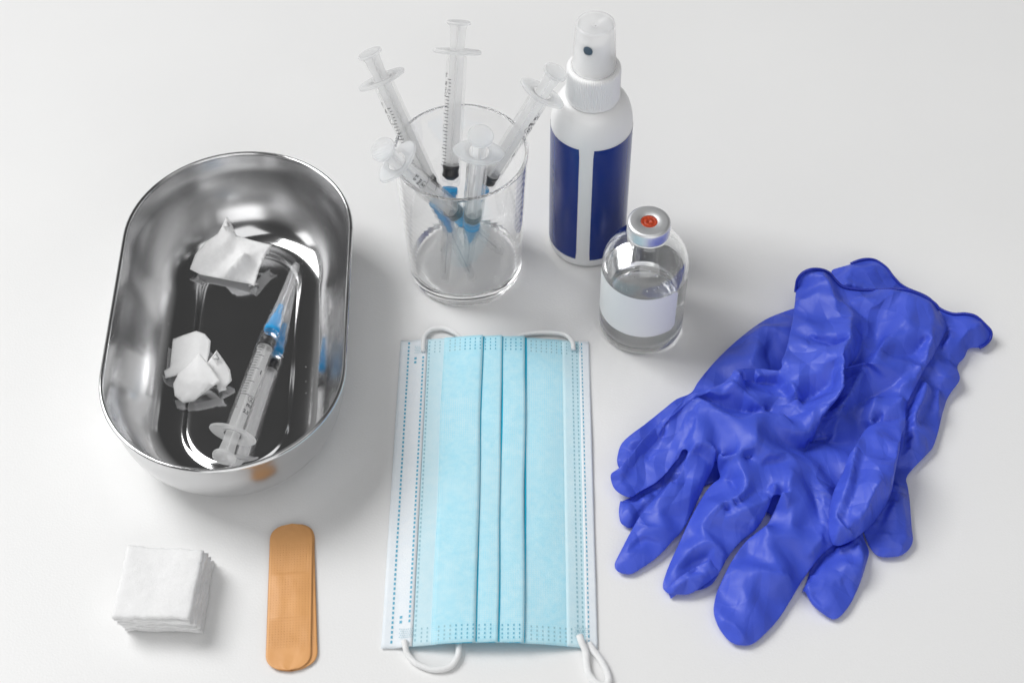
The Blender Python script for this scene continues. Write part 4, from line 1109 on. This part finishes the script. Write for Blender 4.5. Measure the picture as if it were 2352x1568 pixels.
# thumb lying over the palm
sheet(mb, vC((905, 30, 14.5), (835, 148, 16.5), (772, 240, 16.5), (730, 360, 15.5), (690, 440, 14.5), (650, 530, 13.5), (625, 650, 12.5), (612, 780, 11.5), (625, 880, 10.5), (650, 935, 10), (700, 945, 10), (800, 905, 10), (900, 830, 9.5), (970, 760, 9.5), (1050, 650, 10), (1108, 530, 11), (1132, 400, 12), (1162, 250, 13), (1188, 90, 14), (1215, 0, 14), (1215, -60, 13.5), (1120, -40, 14), (1000, -20, 14)),
      [vC((835, 160, 18.5), (815, 300, 18.5), (785, 420, 18), (745, 560, 17), (695, 700, 15)), vC((870, 200, 16), (845, 350, 16), (822, 500, 15.5), (755, 690, 14)), vC((1000, 100, 16), (940, 230, 16), (960, 320, 17), (1080, 320, 18)), vC((1170, 120, 17), (1130, 280, 17.5), (1100, 430, 16.5), (1085, 540, 14.5)), vC((1010, 420, 18.5), (930, 580, 18), (870, 720, 16)),
       vC((655, 590, 14.5), (690, 715, 15), (765, 812, 14), (830, 850, 12.5)), vC((700, 805, 14.3), (675, 880, 12.5), (655, 925, 10.5)), vC((720, 740, 13.2), (760, 800, 12.8)), vC((890, 300, 16.2), (980, 350, 16.2)), vC((880, 650, 16.3), (950, 660, 15.8))],
      h=HH, press=0.015, smooth=0, wrinkle=0.0, wscale=0.085, seed=44, skirt_depth=5)
# fingertip of the middle finger folded back on itself
sheet(mb, vZ((450, 1225, 8.5), (432, 1195, 9.5), (418, 1173, 10), (375, 1195, 9.5), (330, 1222, 9), (295, 1245, 8), (262, 1275, 6), (244, 1291, 4), (262, 1306, 3.8), (300, 1308, 3.8), (340, 1306, 4), (390, 1277, 6)),
      [vB((960, 580, 10.5), (1025, 690, 9)), vB((660, 690, 8), (760, 650, 9.5), (930, 590, 10.5)), vB((670, 720, 6.5), (800, 690, 8)), vB((580, 870, 6), (700, 770, 8.5), (850, 720, 9.5), (1000, 700, 9)), vB((540, 790, 6), (640, 720, 7.5)), vB((720, 850, 5.5), (790, 820, 6.5))],
      h=1.5, press=0.03, smooth=0, wrinkle=0.0, seed=51, skirt_depth=4)
buckle(mb, GROW, FR, BEND); crisp(mb)
(b0, bn, bt), (t0, tn, tt), (f0, fn, ft) = mb.ranges
keep_under(mb.v, range(b0, b0 + bt), mb.v, list(range(t0, t0 + tn)), 2.0, 2.2)
keep_under(mb_low.v, range(len(mb_low.v)), mb.v, list(range(b0, b0 + bn)), 3.0, 2.4)
keep_under(mb_low.v, range(len(mb_low.v)), mb.v, list(range(t0, t0 + tn)), 3.0, 2.4)
for i, p in enumerate(mb_low.v): mb_low.v[i] = (p[0] - gb.location.x / S, p[1] - gb.location.y / S, p[2])
subd(mb_low.build('glove_film', M_nitrile, gb))
for i, p in enumerate(mb.v): mb.v[i] = (p[0] - gt.location.x / S, p[1] - gt.location.y / S, p[2])
subd(mb.build('glove_film', M_nitrile, gt))
bd = vZ((743, 160, 11.5), (745, 143, 12.6), (752, 109, 15.6), (775, 84, 17.6), (805, 73, 18.6), (840, 74, 17.6), (872, 87, 15.6), (895, 114, 13.6), (925, 139, 12.1), (990, 150, 12.1), (1060, 152, 12.6), (1120, 148, 13.6), (1180, 155, 14.6), (1240, 181, 13.6), (1276, 206, 12.6), (1291, 228, 11.6))
glove_bead([p - gt.location / S for p in bd], gt)
